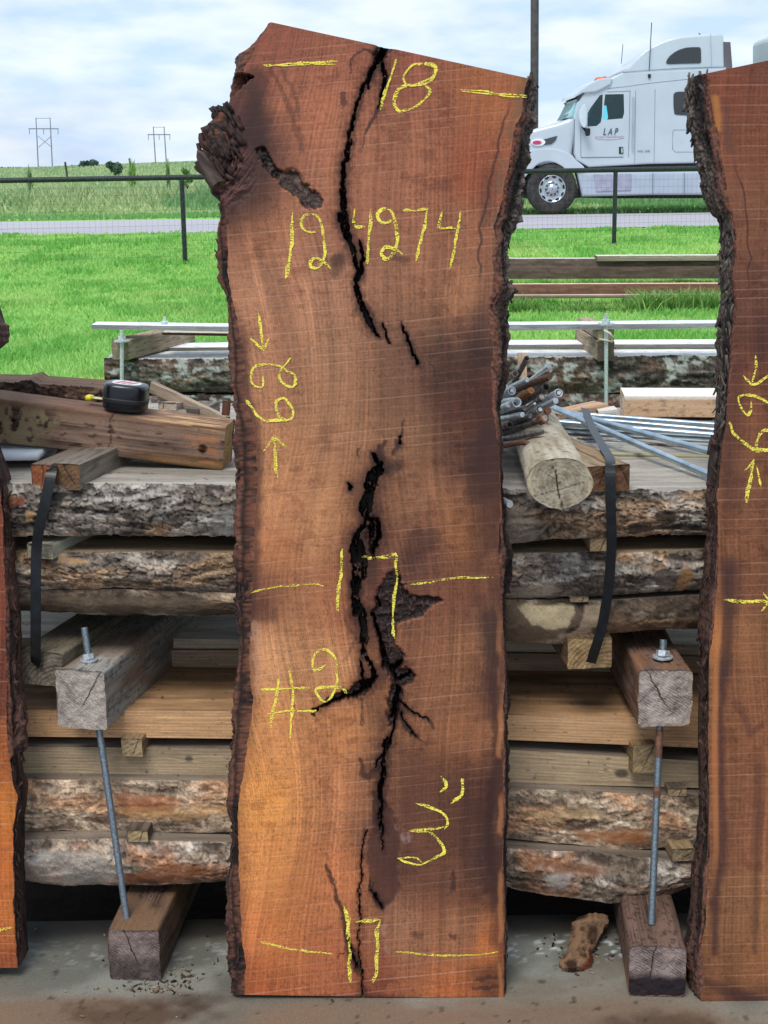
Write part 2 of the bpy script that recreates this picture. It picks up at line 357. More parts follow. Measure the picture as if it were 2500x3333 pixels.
def make_slab(name, label, top, bot, Lf, Rf, Ls, Rs, Yb, lean, colfn, nu, nv, thick=0.076, group=None, seed=0, bark=(True, True), vs=(0.3, 0.6)):
    """top/bot: (pxL, pyL, pxR, pyR) corners; Lf/Rf: face edges (px at py); Ls/Rs: bark silhouette"""
    th = math.radians(lean); a_ = np.array([0, math.sin(th), math.cos(th)]); n_ = np.array([0, -math.cos(th), math.sin(th)])
    P0 = np.array([0, Yb, 0.0])
    def onplane(px, py, off=0.0):
        d = rays(px, py); q = P0 + n_ * np.asarray(off)[..., None] - CAM
        t = (q * n_).sum(-1) / (d @ n_); return CAM + d * t[..., None]
    yl = np.linspace(top[1], bot[1], nv); yr = np.linspace(top[3], bot[3], nv)
    def cur(tab, y): tab = sorted(tab, key=lambda p: p[1]); return np.interp(y, [p[1] for p in tab], [p[0] for p in tab])
    jag = lambda y, s: 5.0 * (fbm(y / 14, y * 0, 3, s) - .5) + 9 * (fbm(y / 60, y * 0, 2, s + 3) - .5)
    xl = cur(Lf, yl) + jag(yl, seed + 70) * bark[0]; xr = cur(Rf, yr) + jag(yr, seed + 71) * bark[1]
    s = np.linspace(0, 1, nu)[None, :]
    X = xl[:, None] * (1 - s) + xr[:, None] * s; Y = yl[:, None] * (1 - s) + yr[:, None] * s
    C, H = colfn(X, Y)
    P = onplane(X, Y) + n_ * H[..., None]
    root = thing(name, P0 + np.array([(onplane(xl[-1], yl[-1])[0] + onplane(xr[-1], yr[-1])[0]) / 2, 0, 0]), label, 'wood slab', group)
    parts = [(P, gridF(nv, nu), C)]
    E0 = onplane(xl, yl); E1 = onplane(xr, yr); off0 = P[:, 0] - E0; off1 = P[:, -1] - E1
    # back face, top and bottom end grain
    nb = 6
    back = np.stack([E0 + (E1 - E0) * q for q in np.linspace(0, 1, 30)], 1) - n_ * thick
    cb = np.ones(back.shape) * lin((110, 66, 46)); parts.append((back, gridF(nv, 30, flip=True), cb))
    for row, fl in ((0, True), (-1, False)):
        g = np.stack([P[row] - n_ * thick * q for q in np.linspace(0, 1, nb)], 0)
        ex = X[row][None, :] + 0 * g[..., 0]
        cg = np.ones(g.shape) * lin((92, 56, 44)) * (0.6 + .8 * fbm(ex / 9, np.linspace(0, 9, nb)[:, None] + 0 * ex, 3, seed + 60))[..., None]
        parts.append((g, gridF(nb, nu, flip=fl), cg))
    V, F, CC = join(parts); body = vmesh('wood', V, F, vcmat('slab_wood', 0.60, 0.35, (900, 900, 260), 0.18, 0.28, dist=0.0006, rvar=0.12), CC, root)
    # live edges
    for side in (0, 1):
        E, y, x, tab, v0 = ((E0, yl, xl, Ls, vs[0]), (E1, yr, xr, Rs, vs[1]))[side]
        sg = -1 if side == 0 else 1; m_ = 46 if bark[side] else 4; v = np.linspace(0, 1, m_)[None, :]
        if bark[side]:
            xs = cur(tab, y) + 8 * (fbm(y / 26, y * 0, 2, seed + 90 + side) - .5)
            So = onplane(xs, y, np.full(y.shape, -thick * v0)); Wd = np.maximum((So - E)[:, 0] * sg, 0.002)
        else: Wd = np.full(y.shape, 0.001)
        lat = np.where(v < v0, np.sin(np.clip(v / v0, 0, 1) * math.pi / 2) ** 0.8, 1 - 0.35 * ((v - v0) / (1 - v0)) ** 2)
        dep = thick * np.where(v < v0, v0 * (v / v0) ** 1.5, v)
        Es = onplane(cur(Lf if side == 0 else Rf, y), y); Q = Es[:, None] + ((E - Es)[:, None]) * ((1 - v) ** 8)[..., None] + np.array([sg, 0, 0]) * (Wd[:, None] * lat)[..., None] - n_ * dep[..., None]
        al = ((P0[2] + E[:, 2]) / math.cos(th))[:, None] + 0 * v; ar = v * (thick + Wd[:, None])
        wl = al + .010 * (fbm(al * 30, ar * 60, 2, seed + 30) - .5); wr = ar + .010 * (fbm(al * 22, ar * 40, 2, seed + 31) - .5)
        Wv = Wd[:, None] * (1 + .7 * (fbm(al * 12, ar * 70, 3, seed + 38) - .5)); Q = Q + np.array([sg, 0, 0]) * ((Wv - Wd[:, None]) * lat)[..., None]
        rg = ridge(wl * 16, wr * 75, 4, seed + 32 + side); fn = fbm(al * 260, ar * 420, 3, seed + 33); pl = fbm(wl * 9, wr * 26, 3, seed + 34)
        tear = ss(.35, .5, fbm(wl * 26, wr * 14, 3, seed + 35))
        amp = np.clip(Wd[:, None] * .42, .003, .009) * np.sin(np.clip(v * 1.15 + .04, 0, 1) * math.pi) ** .6
        hb = amp * ((rg - .55) * 2.2 + (fn - .5) * .7 + (pl - .5) * 1.2) if bark[side] else 0 * lat
        nrm = np.array([sg, 0, 0]) * .8 + n_ * .6 * (1 - v[..., None] * .9)
        Q = Q + nrm * hb[..., None] * (v > 0)[..., None] + (off0 if side == 0 else off1)[:, None] * ((1 - v) ** 4)[..., None]
        cr = ss(.30, .62, rg + .25 * (fn - .5))
        gw = ss(.45, .85, v + .3 * (pl - .5)) * ss(700, 420, y)[:, None] * 1.0       # greyer weathered bark near the top
        c1 = mixc(lin((44, 30, 27)), lin((78, 54, 45)), ss(.3, .7, pl)); up_ = ss(1250, 850, y)[:, None] * ss(.10, .35, v); c1 = mixc(c1, mixc(lin((52, 44, 40)), lin((96, 86, 80)), ss(.4, .7, fn)), up_ * .85); c1 = mixc(c1, lin((118, 108, 98)), gw * .55)
        rim = ss(.16, .02, v + 0 * pl) * ss(.3, .6, fn + 0 * v) ; c1 = mixc(c1, lin((112, 66, 46)), rim * .6)
        Cb = mixc(lin((18, 13, 12)), c1 * 1.2, cr) * (0.5 + 1.0 * fn)[..., None]
        vl = v0 * .34; Cb = mixc(Cb, lin((12, 8, 8)), (1 - ss(.25, .6, np.abs(v - vl) / vl)) * ss(.35, .5, fbm(al * 9, v * 0, 2, seed + 37)) * .85)
        vmesh('bark', Q.reshape(-1, 3), gridF(nv, m_, flip=(side == 1)), vcmat('slab_bark', 0.8, 0.6, (500, 500, 200), 0.3, 0.3, dist=0.0015), Cb, root)
    root['_'] = 0; del root['_']
    return root, onplane, n_, P0

def chalk_mat():
    if 'chalk' in MATS: return MATS['chalk']
    m = bpy.data.materials.new('chalk'); m.use_nodes = True; t = m.node_tree; b = t.nodes['Principled BSDF']; L = t.links.new
    b.inputs['Base Color'].default_value = (*lin((236, 222, 92)), 1); b.inputs['Roughness'].default_value = 0.95; b.inputs['Specular IOR Level'].default_value = 0.05
    tc = t.nodes.new('ShaderNodeTexCoord'); mp = t.nodes.new('ShaderNodeMapping'); mp.inputs['Scale'].default_value = (320, 320, 780)
    nz = t.nodes.new('ShaderNodeTexNoise'); nz.inputs['Scale'].default_value = 1; nz.inputs['Detail'].default_value = 3
    cr = t.nodes.new('ShaderNodeMapRange'); cr.inputs[1].default_value = .63; cr.inputs[2].default_value = .76
    L(tc.outputs['Object'], mp.inputs[0]); L(mp.outputs[0], nz.inputs[0]); n2 = t.nodes.new('ShaderNodeTexNoise'); n2.inputs['Scale'].default_value = 55; L(tc.outputs['Object'], n2.inputs[0]); ad = t.nodes.new('ShaderNodeMath'); ad.operation = 'MULTIPLY_ADD'; ad.inputs[1].default_value = .45; L(n2.outputs[0], ad.inputs[0]); L(nz.outputs[0], ad.inputs[2]); L(ad.outputs[0], cr.inputs[0]); L(cr.outputs[0], b.inputs['Alpha'])
    MATS['chalk'] = m; return m
def chalk(name, strokes, slab, hfun, w=9.0, seed=0, label=None):
    if name == 'chalk_line' and len(strokes) > 1:
        xs_ = [np.mean([p[0] for p in (st[1:] if isinstance(st[0], (int, float)) else st)]) for st in strokes]; mid = (min(xs_) + max(xs_)) / 2
        chalk(name, [st for st, x in zip(strokes, xs_) if x <= mid] * 1, slab, hfun, w, seed) if len([1 for x in xs_ if x <= mid]) == 1 else chalk_one(name, [st for st, x in zip(strokes, xs_) if x <= mid], slab, hfun, w, seed)
        return chalk_one(name, [st for st, x in zip(strokes, xs_) if x > mid], slab, hfun, w, seed + 1)
    return chalk_one(name, strokes, slab, hfun, w, seed, label)
def chalk_one(name, strokes, slab, hfun, w=9.0, seed=0, label=None):
    root, onplane, n_, P0 = slab; parts = []; r = np.random.default_rng(seed + 3)
    for st in strokes:
        ww = w
        if isinstance(st[0], (int, float)): ww = st[0]; st = st[1:]
        base = smoothpath([p[:2] for p in st], 3.0)
        for k in range(2 if ww > 6 else 1):
            p = base + (np.stack([fbm(np.arange(len(base)) / 14, np.zeros(len(base)), 2, seed + k * 7 + int(base[0, 0])), fbm(np.arange(len(base)) / 14, np.ones(len(base)) * 5, 2, seed + 3 + k * 5 + int(base[0, 1]))], -1) - .5) * ww * 1.1 * (0.4 + k)
            T = np.gradient(p, axis=0); T /= np.hypot(T[:, 0], T[:, 1])[:, None] + 1e-9; nn = np.stack([-T[:, 1], T[:, 0]], -1)
            hw = (.65 + .7 * fbm(np.arange(len(p)) / 24, np.zeros(len(p)) + 3, 2, seed + 17)) * ww * (.14 + .40 * fbm(np.arange(len(p)) / 5, np.zeros(len(p)) + k, 3, seed + 11 + int(base[0, 0]))) * np.clip(np.minimum(np.arange(len(p)) + 1, len(p) - np.arange(len(p))) / 5, .25, 1)
            q = np.linspace(-1, 1, 4)
            G = p[:, None] + nn[:, None] * (hw[:, None] * q)[..., None]
            H = hfun(G[..., 0], G[..., 1]) + 0.0009 + 0.0004 * k
            W = onplane(G[..., 0], G[..., 1]) + n_ * H[..., None]
            parts.append((W, gridF(len(p), 4), None))
    V, F, C = join(parts); o = vmesh(name, V, F, chalk_mat(), None, root)
    if label: o['label'] = label
    return o

# ---------------- centre slab
def pts(s): return [tuple(map(float, q.split(','))) for q in s.split()]
LfM = pts('882,72 840,140 800,219 762,315 745,342 748,380 752,410 748,440 725,470 705,500 700,520 708,556 712,600 722,650 735,700 748,723 740,738 738,832 740,897 752,955 768,1010 790,1120 796,1229 805,1331 830,1392 838,1542 830,1693 826,1844 820,1934 814,2020 811,2110 823,2292 805,2442 784,2563 776,2640 778,2862 784,3042 799,3151 796,3241')
LsM = pts('882,72 864,95 823,140 787,170 769,219 754,255 748,315 742,339 727,342 699,384 684,397 692,410 675,424 686,442 660,467 680,481 694,500 700,540 675,556 693,586 680,606 690,623 717,650 724,677 719,700 719,687 708,738 716,832 719,897 741,955 746,1010 757,1120 766,1253 775,1362 773,1542 775,1723 767,1874 765,1960 778,2033 787,2100 772,2262 757,2400 755,2503 745,2623 754,2693 748,2862 748,3103 753,3241')
RfM = pts('1722,255 1710,281 1703,318 1699,371 1679,412 1667,460 1663,493 1653,554 1640,591 1634,648 1622,688 1608,741 1612,782 1602,835 1610,884 1602,953 1588,994 1596,1034 1598,1095 1604,1120 1598,1241 1604,1331 1619,1410 1625,1512 1628,1663 1622,1784 1631,1964 1637,2081 1640,2262 1637,2442 1640,2623 1634,2801 1640,2922 1640,3250')
RsM = pts('1735,256 1738,290 1736,306 1728,350 1738,372 1726,412 1712,432 1712,460 1714,501 1703,550 1695,607 1689,656 1679,713 1663,717 1657,749 1651,790 1642,810 1646,851 1644,916 1673,940 1655,973 1642,998 1648,1055 1649,1100 1640,1241 1622,1338 1628,1422 1634,1550 1637,1723 1658,1778 1667,1892 1642,1940 1640,2140 1658,2274 1646,2350 1652,2500 1643,2684 1641,2870 1646,3042 1643,3250')
ctrlM = [(900,150,(115,62,48)),(1300,220,(118,64,48)),(1600,290,(130,74,46)),(1000,350,(140,82,60)),(1300,500,(126,76,56)),(1550,550,(122,62,40)),(760,600,(74,42,40)),
 (770,430,(96,54,46)),(850,750,(135,85,62)),(1150,650,(130,80,60)),(1500,750,(122,75,55)),(850,950,(142,96,74)),(1100,950,(140,94,74)),(1480,950,(132,86,62)),(1550,1100,(60,37,32)),(1450,1120,(88,56,44)),
 (850,1150,(138,92,70)),(1080,1150,(134,92,70)),(1350,1200,(92,60,46)),(1550,1300,(80,44,34)),(900,1420,(148,98,70)),(1080,1350,(134,92,68)),(1350,1400,(112,76,56)),(1550,1350,(92,52,34)),
 (1575,1500,(70,42,36)),(900,1620,(156,104,74)),(1050,1700,(156,106,76)),(1350,1600,(116,76,56)),(1500,1750,(130,82,52)),(1420,1800,(90,54,44)),(900,1780,(148,92,62)),(860,1930,(96,56,43)),
 (1100,1950,(135,82,58)),(1250,1900,(105,62,50)),(1500,1920,(110,65,48)),(900,2150,(162,112,80)),(1050,2200,(156,106,74)),(1500,2150,(135,88,60)),(1590,2100,(85,60,48)),(1400,2250,(120,75,52)),
 (900,2400,(166,108,68)),(1100,2400,(150,95,62)),(1500,2400,(122,76,52)),(860,2600,(182,118,64)),(1100,2600,(150,95,65)),(1350,2600,(90,56,44)),(1560,2600,(72,42,34)),(1250,2500,(105,68,50)),(1250,2700,(96,60,48)),(860,2800,(176,112,66)),
 (1100,2850,(155,92,60)),(1300,2800,(84,52,42)),(1450,2850,(98,62,47)),(1590,2780,(62,40,36)),(1400,2300,(106,68,50)),(1350,1900,(92,56,44)),(1300,1250,(104,70,54)),(860,3050,(168,98,58)),(1100,3100,(135,75,50)),(1300,3000,(120,80,62)),(1500,3050,(115,75,55)),
 (1600,3120,(150,85,48)),(850,3220,(140,72,42)),(1200,3220,(110,58,42)),(1500,3230,(140,75,45))]
CRACKS = [Z1((895,215,30),(880,250,26),(858,290,18),(832,340,20),(800,395,13),(790,430,13),(775,470,15),(762,530,17),(748,590,20),(745,640,18),(738,700,15),(718,740,18),(720,790,26),(712,870,30),(716,930,28),(728,1000,30),(735,1040,34),(748,1090,26),(765,1150,20),(780,1215,16),(772,1270,24),(780,1330,28),(800,1380,26),(825,1430,22),(845,1480,16),(862,1500,10)),
 Z2((800,0,22),(835,60,24),(858,110,18),(875,145,10),(890,160,4)),
 Z8((560,500,40),(545,545,50),(500,600,55),(478,680,70),(465,750,50),(440,830,60),(425,900,70),(415,970,50),(430,1010,30)),
 Z8((430,1000,24),(415,1080,18),(380,1140,22),(340,1190,26)),
 Z8((330,1200,20),(335,1260,60),(345,1340,75),(350,1420,85),(365,1500,85),(370,1560,80),(345,1640,50),(330,1720,40),(320,1800,25),(335,1960,35)),
 Z3((752,0,20),(770,90,30),(795,160,44),(805,250,44),(808,320,34),(800,380,20)), Z3((815,400,12),(850,450,20),(865,500,30),(845,530,34),(800,545,40)),
 Z3((985,690,12),(960,790,12),(940,860,16),(915,920,18),(905,990,22),(910,1050,18),(898,1150,20),(893,1250,18),(892,1327,14)),
 Z4((905,0,16),(900,60,14),(885,130,10),(897,200,16),(900,320,13),(905,370,6),(908,440,3)),
 Z4((812,330,4),(800,450,4),(787,590,5),(780,700,4),(776,800,5),(775,900,4),(782,1000,4),(790,1100,6),(796,1245,8)),
 Z8((255,670,14),(265,720,22),(262,745,8))]
CRACKS_ = [[(a, b, c * .64) for a, b, c in p] for p in CRACKS] + [
 Z1((890,280,10),(905,340,12),(890,420,9),(872,490,5)), Z1((860,300,8),(835,345,8),(826,400,5)), Z1((700,960,14),(706,1030,12),(730,1080,10)), Z1((790,1090,9),(803,1150,11),(800,1210,12),(785,1250,14)), Z1((735,640,5),(720,700,9)),
 Z2((905,90,6),(925,140,6),(938,195,2)), Z2((1012,90,3),(1040,180,7),(1065,240,8),(1095,305,5)), Z8((760,200,3),(760,300,5)), Z8((500,400,12),(530,460,16)), Z8((440,1000,14),(470,1040,24),(480,1200,20),(505,1330,16),(515,1420,6)), Z8((545,1040,14),(550,1160,18),(535,1290,12)),
 Z8((560,1880,8),(545,1800,6)), Z3((850,160,7),(880,250,8),(905,350,12),(925,440,20),(960,460,24),(1000,430,14)), Z3((950,470,14),(985,520,16),(1050,490,12)), Z3((990,560,14),(975,640,18),(960,720,16)), Z3((782,420,6),(795,480,9),(800,530,9)),
 Z3((540,680,5),(620,640,9),(700,610,14),(780,590,16),(830,560,16)), Z4((840,660,4),(870,715,7),(905,752,6)), Z4((745,1000,4),(755,1040,12),(765,1085,8)), Z4((700,880,1),(725,940,3),(742,985,4)), Z3((1000,640,5),(1060,690,6),(1150,735,3)), Z3((1005,700,6),(1040,780,6),(1085,830,3)), Z3((930,830,6),(905,920,10),(860,990,4))]
def warpM(X, Y): return 13 * (fbm(X / 26, Y / 26, 3, 5) - .5) + 11 * (fbm(X / 8, Y / 13, 2, 15) - .5), 13 * (fbm(X / 26, Y / 26, 3, 6) - .5) + 11 * (fbm(X / 9, Y / 9, 2, 16) - .5)
def slabM(X, Y):
    sw, sv = warpM(X, Y); Xw = X + sw; Yw = Y + sv
    C = base_field(X + 60 * (fbm(X / 160, Y / 160, 3, 21) - .5), Y + 60 * (fbm(X / 160, Y / 160, 3, 22) - .5), ctrlM)
    # crotch figure: grain sweeps up-left near the top
    q = ss(900, 100, Y) * ss(1250, 700, X); grain = q * (Y - 300) * 0.55 + ss(1300, 900, X) * 35 * np.sin(Y / 190 + X / 240)
    # wrap of grain round the void
    grain = grain + 90 * np.exp(-((Y - 1950) / 330) ** 2) * np.tanh((1230 - X) / 120) * np.exp(-np.abs(X - 1230) / 220)
    C, H = wood_common(X, Y, C, 11, grain)
    purple = lin((46, 26, 22))
    nn_ = 110 * (fbm(X / 120, Y / 150, 4, 71) - .5); dz = ss(1270, 1450, X + nn_) * ss(1040, 1180, Y + nn_) * ss(1640, 1480, Y + nn_) * .42 + ss(1230, 1330, X + nn_) * ss(2330, 2520, Y + nn_) * ss(3010, 2900, Y + nn_) * ss(1680, 1600, X) * .34
    dz = dz + ss(1400, 1520, X + nn_) * ss(300, 420, Y) * ss(700, 600, Y) * .0 + ss(1230, 1350, X + nn_) * ss(1620, 1760, Y + nn_) * ss(2350, 2200, Y + nn_) * .22 + ss(1100, 1180, X + nn_) * ss(1060, 1160, Y) * ss(1420, 1300, Y) * .15
    C = C * (1 - np.clip(dz, 0, .5)[..., None] * np.array([.95, 1.05, 1.0]))
    def stain(p, amt, col=purple, soft=.7, wp=True):
        nonlocal C; C = mixc(C, col, seg_mask(Xw if wp else X, Yw if wp else Y, p, soft=soft) * amt)
    # purple heart streak and broken crotch wood
    stain(Z7((790,670,70),(770,800,90),(735,950,60),(740,1050,80),(750,1200,120),(790,1350,90),(830,1460,70)), .72)
    stain(Z7((500,1020,160),(620,1150,200),(640,1350,240),(700,1550,260),(720,1780,200)), .55)
    stain(Z7((400,1500,160),(520,1750,220),(560,1950,200),(640,2150,120)), .5)
    stain(Z1((300,360,30),(330,470,40),(310,600,60),(350,750,60)), .3)
    for p, a in ((Z7((930,590,14),(1050,800,16),(1150,1080,20),(1240,1300,24),(1280,1480,16)), .45), (Z7((1060,600,14),(1180,830,16),(1240,1100,14)), .4),
                 (Z1((745,330,6),(755,265,6),(800,218,8),(855,238,10)), .85), (Z1((885,290,16),(905,340,14),(892,420,14),(872,500,12),(820,575,9),(800,660,5)), .85),
                 (Z1((830,300,14),(822,380,10),(800,450,8),(770,560,8)), .6), (Z1((785,1085,8),(805,1160,9),(800,1230,10)), .85), (Z1((700,1160,26),(690,1190,46),(680,1230,30)), .6),
                 (Z1((660,1180,30),(715,1160,36)), .5), (Z1((940,1160,20),(1000,1170,28)), .55), (Z2((910,90,9),(935,200,6)), .8), (Z2((1010,85,8),(1035,170,13),(1065,240,15),(1095,305,12)), .85),
                 (Z2((1150,280,7),(1185,340,9),(1200,440,6)), .6), (Z2((1018,600,5),(1005,690,10),(980,760,20),(965,790,12)), .8), (Z2((925,718,10),(890,770,26),(885,830,34)), .8),
                 (Z2((930,870,50),(980,860,40)), .7), (Z2((772,760,5),(780,815,6)), .8), (Z2((1300,750,10),(1420,740,16),(1480,690,60)), .6), (Z2((1330,880,12),(1480,860,20)), .5),
                 (Z2((1480,560,90),(1490,700,70),(1430,900,80),(1420,1000,80)), .45), (Z2((1080,1250,60),(1180,1230,50),(1060,1350,70)), .45), (Z3((1490,180,50),(1500,350,60),(1510,560,50)), .7),
                 (Z3((1510,600,22),(1515,780,26),(1525,950,32),(1500,1100,26),(1480,1250,30)), .7), (Z4((1490,80,24),(1480,300,30),(1480,430,40),(1500,560,30),(1530,600,20)), .78),
                 (Z4((1470,655,30),(1530,650,34),(1530,700,50)), .65), (Z3((785,950,14),(800,1020,26),(830,1045,26),(880,980,24),(920,900,20)), .8),
                 (Z3((1010,650,14),(1080,705,14),(1150,730,10),(1180,775,14)), .75), (Z3((1000,690,16),(1030,780,20),(1075,820,16),(1110,845,6)), .8), (Z3((790,620,8),(795,760,8)), .7),
                 (Z3((860,680,60),(900,760,50)), .3), (Z4((600,520,10),(640,640,12),(655,700,14),(690,800,16),(700,900,18),(735,980,26),(755,1020,30),(765,1085,26)), .85),
                 (Z4((665,1030,6),(670,1005,6),(700,998,6)), .9), (Z4((820,1230,50),(960,1245,20)), .35), (Z4((1290,570,10),(1285,660,12)), .7), (Z4((1270,900,14),(1300,920,12)), .7),
                 (Z4((1080,900,26),(1110,905,22)), .5), (Z4((1420,1140,14),(1560,1130,14)), .7), (Z4((1390,1190,10),(1530,1180,12)), .7), (Z4((560,1240,20),(1540,1250,14)), .5),
                 (Z3((700,420,8),(760,300,10),(700,180,8)), .35), (Z3((250,120,70),(220,180,50),(300,170,50)), .5), (Z1((1130,840,30),(1180,830,40)), .35), (Z1((1370,790,60),(1350,1000,40)), .35)):
        stain(p, a)
    stain(Z1((715,425,18),(716,460,22)), .7, soft=.3)
    # broad dark right flank
    fl = ss(1480, 1600, X + 50 * (fbm(Y / 70, X / 200, 3, 31) - .5)) * ss(980, 1150, Y) * ss(.35, .6, fbm(X / 120, Y / 160, 3, 32)); C = mixc(C, lin((58, 32, 26)), fl * .7)
    # brown sap edge (right) and pale inner rim
    ye = ss(1640, 1680, X - (ss(900, 250, Y)) * 20) * ss(620, 300, Y); C = mixc(C, lin((150, 92, 42)), ye * .5)
    edge = np.interp(Y, [p[1] for p in RfM], [p[0] for p in RfM]); er = ss(46, 6, edge - X) * ss(950, 850, Y); C = mixc(C, lin((104, 76, 56)), er * .75 * ss(.35, .6, fbm(X / 30, Y / 60, 2, 44)))
    C = mixc(C, lin((36, 24, 24)), (1 - ss(2, 6, np.abs(edge - X - 46 - 10 * (fbm(Y / 30, Y * 0, 2, 45) - .5)))) * ss(960, 850, Y) * ss(300, 400, Y) * .7)
    C = mixc(C, lin((172, 112, 68)), (1 - ss(3, 13, np.abs(edge - X - 10 - 14 * (fbm(Y / 70, Y * 0, 3, 72) - .5)))) * ss(1900, 2200, Y) * ss(.35, .55, fbm(Y / 120, X / 60, 2, 73)) * .5)
    edl = np.interp(Y, [p[1] for p in sorted(LfM, key=lambda p: p[1])], [p[0] for p in sorted(LfM, key=lambda p: p[1])])
    dk = ss(34, 4, X - edl + 14 * (fbm(Y / 30, X / 60, 2, 47) - .5)) * ss(950, 1150, Y); C = mixc(C, lin((58, 32, 28)), dk * (.75 - .45 * ss(2000, 2400, Y)))
    patch = poly_mask(X, Y, Z3((190,190),(245,205),(250,330),(235,430),(245,600),(215,600),(200,430),(185,330)), 9); C = mixc(C, lin((176, 132, 108)), patch * .5 * ss(.3, .6, fbm(X / 8, Y / 20, 2, 48)))
    # smooth dark bark pocket ("tongue") with rim
    tg = poly_mask(Xw, Yw, Z4((850,120),(900,150),(960,240),(1000,340),(1008,420),(990,540),(996,660),(960,735),(910,756),(860,700),(835,600),(820,480),(850,300)), 7)
    C = mixc(C, lin((66, 38, 32)) * (0.85 + .4 * fbm(X / 9, Y / 120, 3, 51))[..., None], tg * .8); stain(Z4((835,600,8),(850,670,12),(880,720,14),(905,752,12)), .9, lin((22, 12, 12)), .5)
    wht = poly_mask(Xw, Yw, Z4((975,310),(1010,330),(1060,370),(1050,395),(1020,400),(1000,370)), 10) * ss(.4, .7, fbm(X / 12, Y / 20, 3, 52)); C = mixc(C, lin((150, 126, 122)), wht * .7)
    for p in (Z4((920,850,20),(912,900,16)), Z4((925,935,16),(935,985,16))): C = mixc(C, lin((150, 120, 110)), seg_mask(Xw, Yw, p, soft=.8) * .5 * ss(.4, .6, fbm(X / 8, Y / 12, 2, 53)))
    # rotten, resinous bark inclusions: rough and dark
    rot = np.maximum.reduce([poly_mask(Xw, Yw, Z8((440,1010),(560,1010),(560,1180),(545,1290),(510,1390),(470,1330),(440,1200)), 8),
        poly_mask(Xw, Yw, Z3((885,20),(940,-60),(985,-70),(1030,30),(1060,60),(1160,70),(1230,92),(1180,120),(1120,170),(1040,195),(985,215),(975,330),(1030,385),(1020,430),(1000,450),(1055,470),(1075,500),(1060,530),(1020,560),(1005,640),(985,700),(965,780),(942,770),(935,640),(955,520),(905,450),(890,360),(865,230),(850,150),(870,100)), 6),
        poly_mask(Xw, Yw, Z3((740,560),(800,510),(870,520),(850,550),(825,580),(815,600),(760,612),(700,630),(640,640),(590,655),(545,690),(522,735),(530,690),(560,660),(620,620),(650,590),(700,585)), 5),
        seg_mask(Xw, Yw, Z7((830,1460,30),(870,1520,34),(910,1600,34),(950,1670,26),(1060,1735,30),(1150,1780,70),(1200,1850,60),(1290,1920,44),(1370,1990,60),(1440,2020,36)), soft=.3),
        seg_mask(Xw, Yw, Z1((900,205,50),(880,240,40)), soft=.4)])
    rn = ridge(Xw / 22, Yw / 30, 4, 61); rc = mixc(lin((9, 6, 7)), lin((62, 46, 42)), ss(.62, .9, rn)); C = mixc(C, rc, ss(.3, .7, rot) * .93)
    grey = seg_mask(Xw, Yw, Z7((1060,1735,30),(1150,1780,66),(1290,1920,44),(1440,2010,34)), soft=.3); C = mixc(C, lin((82, 66, 58)) * (.5 + .9 * rn)[..., None], grey * .7)
    H = H - rot * (.004 + .009 * (1 - rn)) - tg * .0015
    rag = ss(785, 725, X - 40 * (fbm(Y / 40, X / 40, 2, 64) - .5)) * ss(470, 530, Y) * ss(720, 650, Y) + seg_mask(Xw, Yw, Z7((430,1480,110),(500,1640,130),(520,1800,120),(480,1920,60)), soft=.6) * .8; rag = np.clip(rag, 0, 1)
    rr = ridge((X + Y * .75) / 20, (Y - X * .6) / 60, 4, 65); H = H + rag * (rr - .72) * .012; C = mixc(C, mixc(lin((24, 16, 16)), lin((88, 56, 48)), ss(.35, .85, rr)) * (.7 + .6 * fbm(X / 6, Y / 9, 2, 66))[..., None], rag * .85)
    # void notch near the top left and the cracks
    nt_ = poly_mask(Xw, Yw, Z7((592,600),(640,630),(690,655),(760,655),(700,705),(600,775),(515,850),(530,740),(560,660)), 6)
    cr = nt_
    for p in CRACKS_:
        cr = np.maximum(cr, seg_mask(X + sw * .9, Y + sv * .9, p, soft=.22))
        C = mixc(C, lin((44, 25, 21)), seg_mask(Xw, Yw, [(a, b, c * 2.0 + 6) for a, b, c in p], soft=.7) * .72)
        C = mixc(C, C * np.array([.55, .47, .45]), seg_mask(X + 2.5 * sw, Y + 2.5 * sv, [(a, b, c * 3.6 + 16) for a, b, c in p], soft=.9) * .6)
    deep = ss(.35, .8, cr); din = ridge((X + sw) / 16, (Y + sv) / 60, 3, 67); C = mixc(C, mixc(lin((12, 8, 8)), lin((74, 50, 42)), ss(.70, .93, din)) , deep * .96); H = H - deep * (.034 - .024 * ss(.66, .92, din)) * ss(3252, 3236, Y) * ss(2, 16, Y - (72 + (X - 882) * .218))
    C = mixc(C, lin((20, 12, 12)), poly_mask(Xw, Yw, Z7((470,1000),(540,1120),(530,1190),(500,1200),(440,1100),(430,1020)), 6))
    return C, H
slabA = make_slab('wood_slab', 'wide reddish brown slab with a long black crack, standing in the middle', (882, 72, 1722, 255), (796, 3238, 1640, 3250),
    LfM, RfM, LsM, RsM, 2.17, 8.6, slabM, 400, 1300, seed=3, vs=(0.12, 0.75), group='live edge slabs leaning on the stack')
rootA, onA, nA, P0A = slabA
CRACKS = CRACKS_
def hA(x, y):
    sw, sv = warpM(x, y)
    h = np.zeros(x.shape); 
    if True:
        o = np.argsort(y.mean(1)); xs, ys = x[o], y[o]; m_ = np.zeros(x.shape)
        for p in CRACKS: m_ = np.maximum(m_, seg_mask2(xs + (sw * .9)[o], ys + (sv * .9)[o], p))
        h[o] = -.034 * ss(.35, .8, m_)
    return h
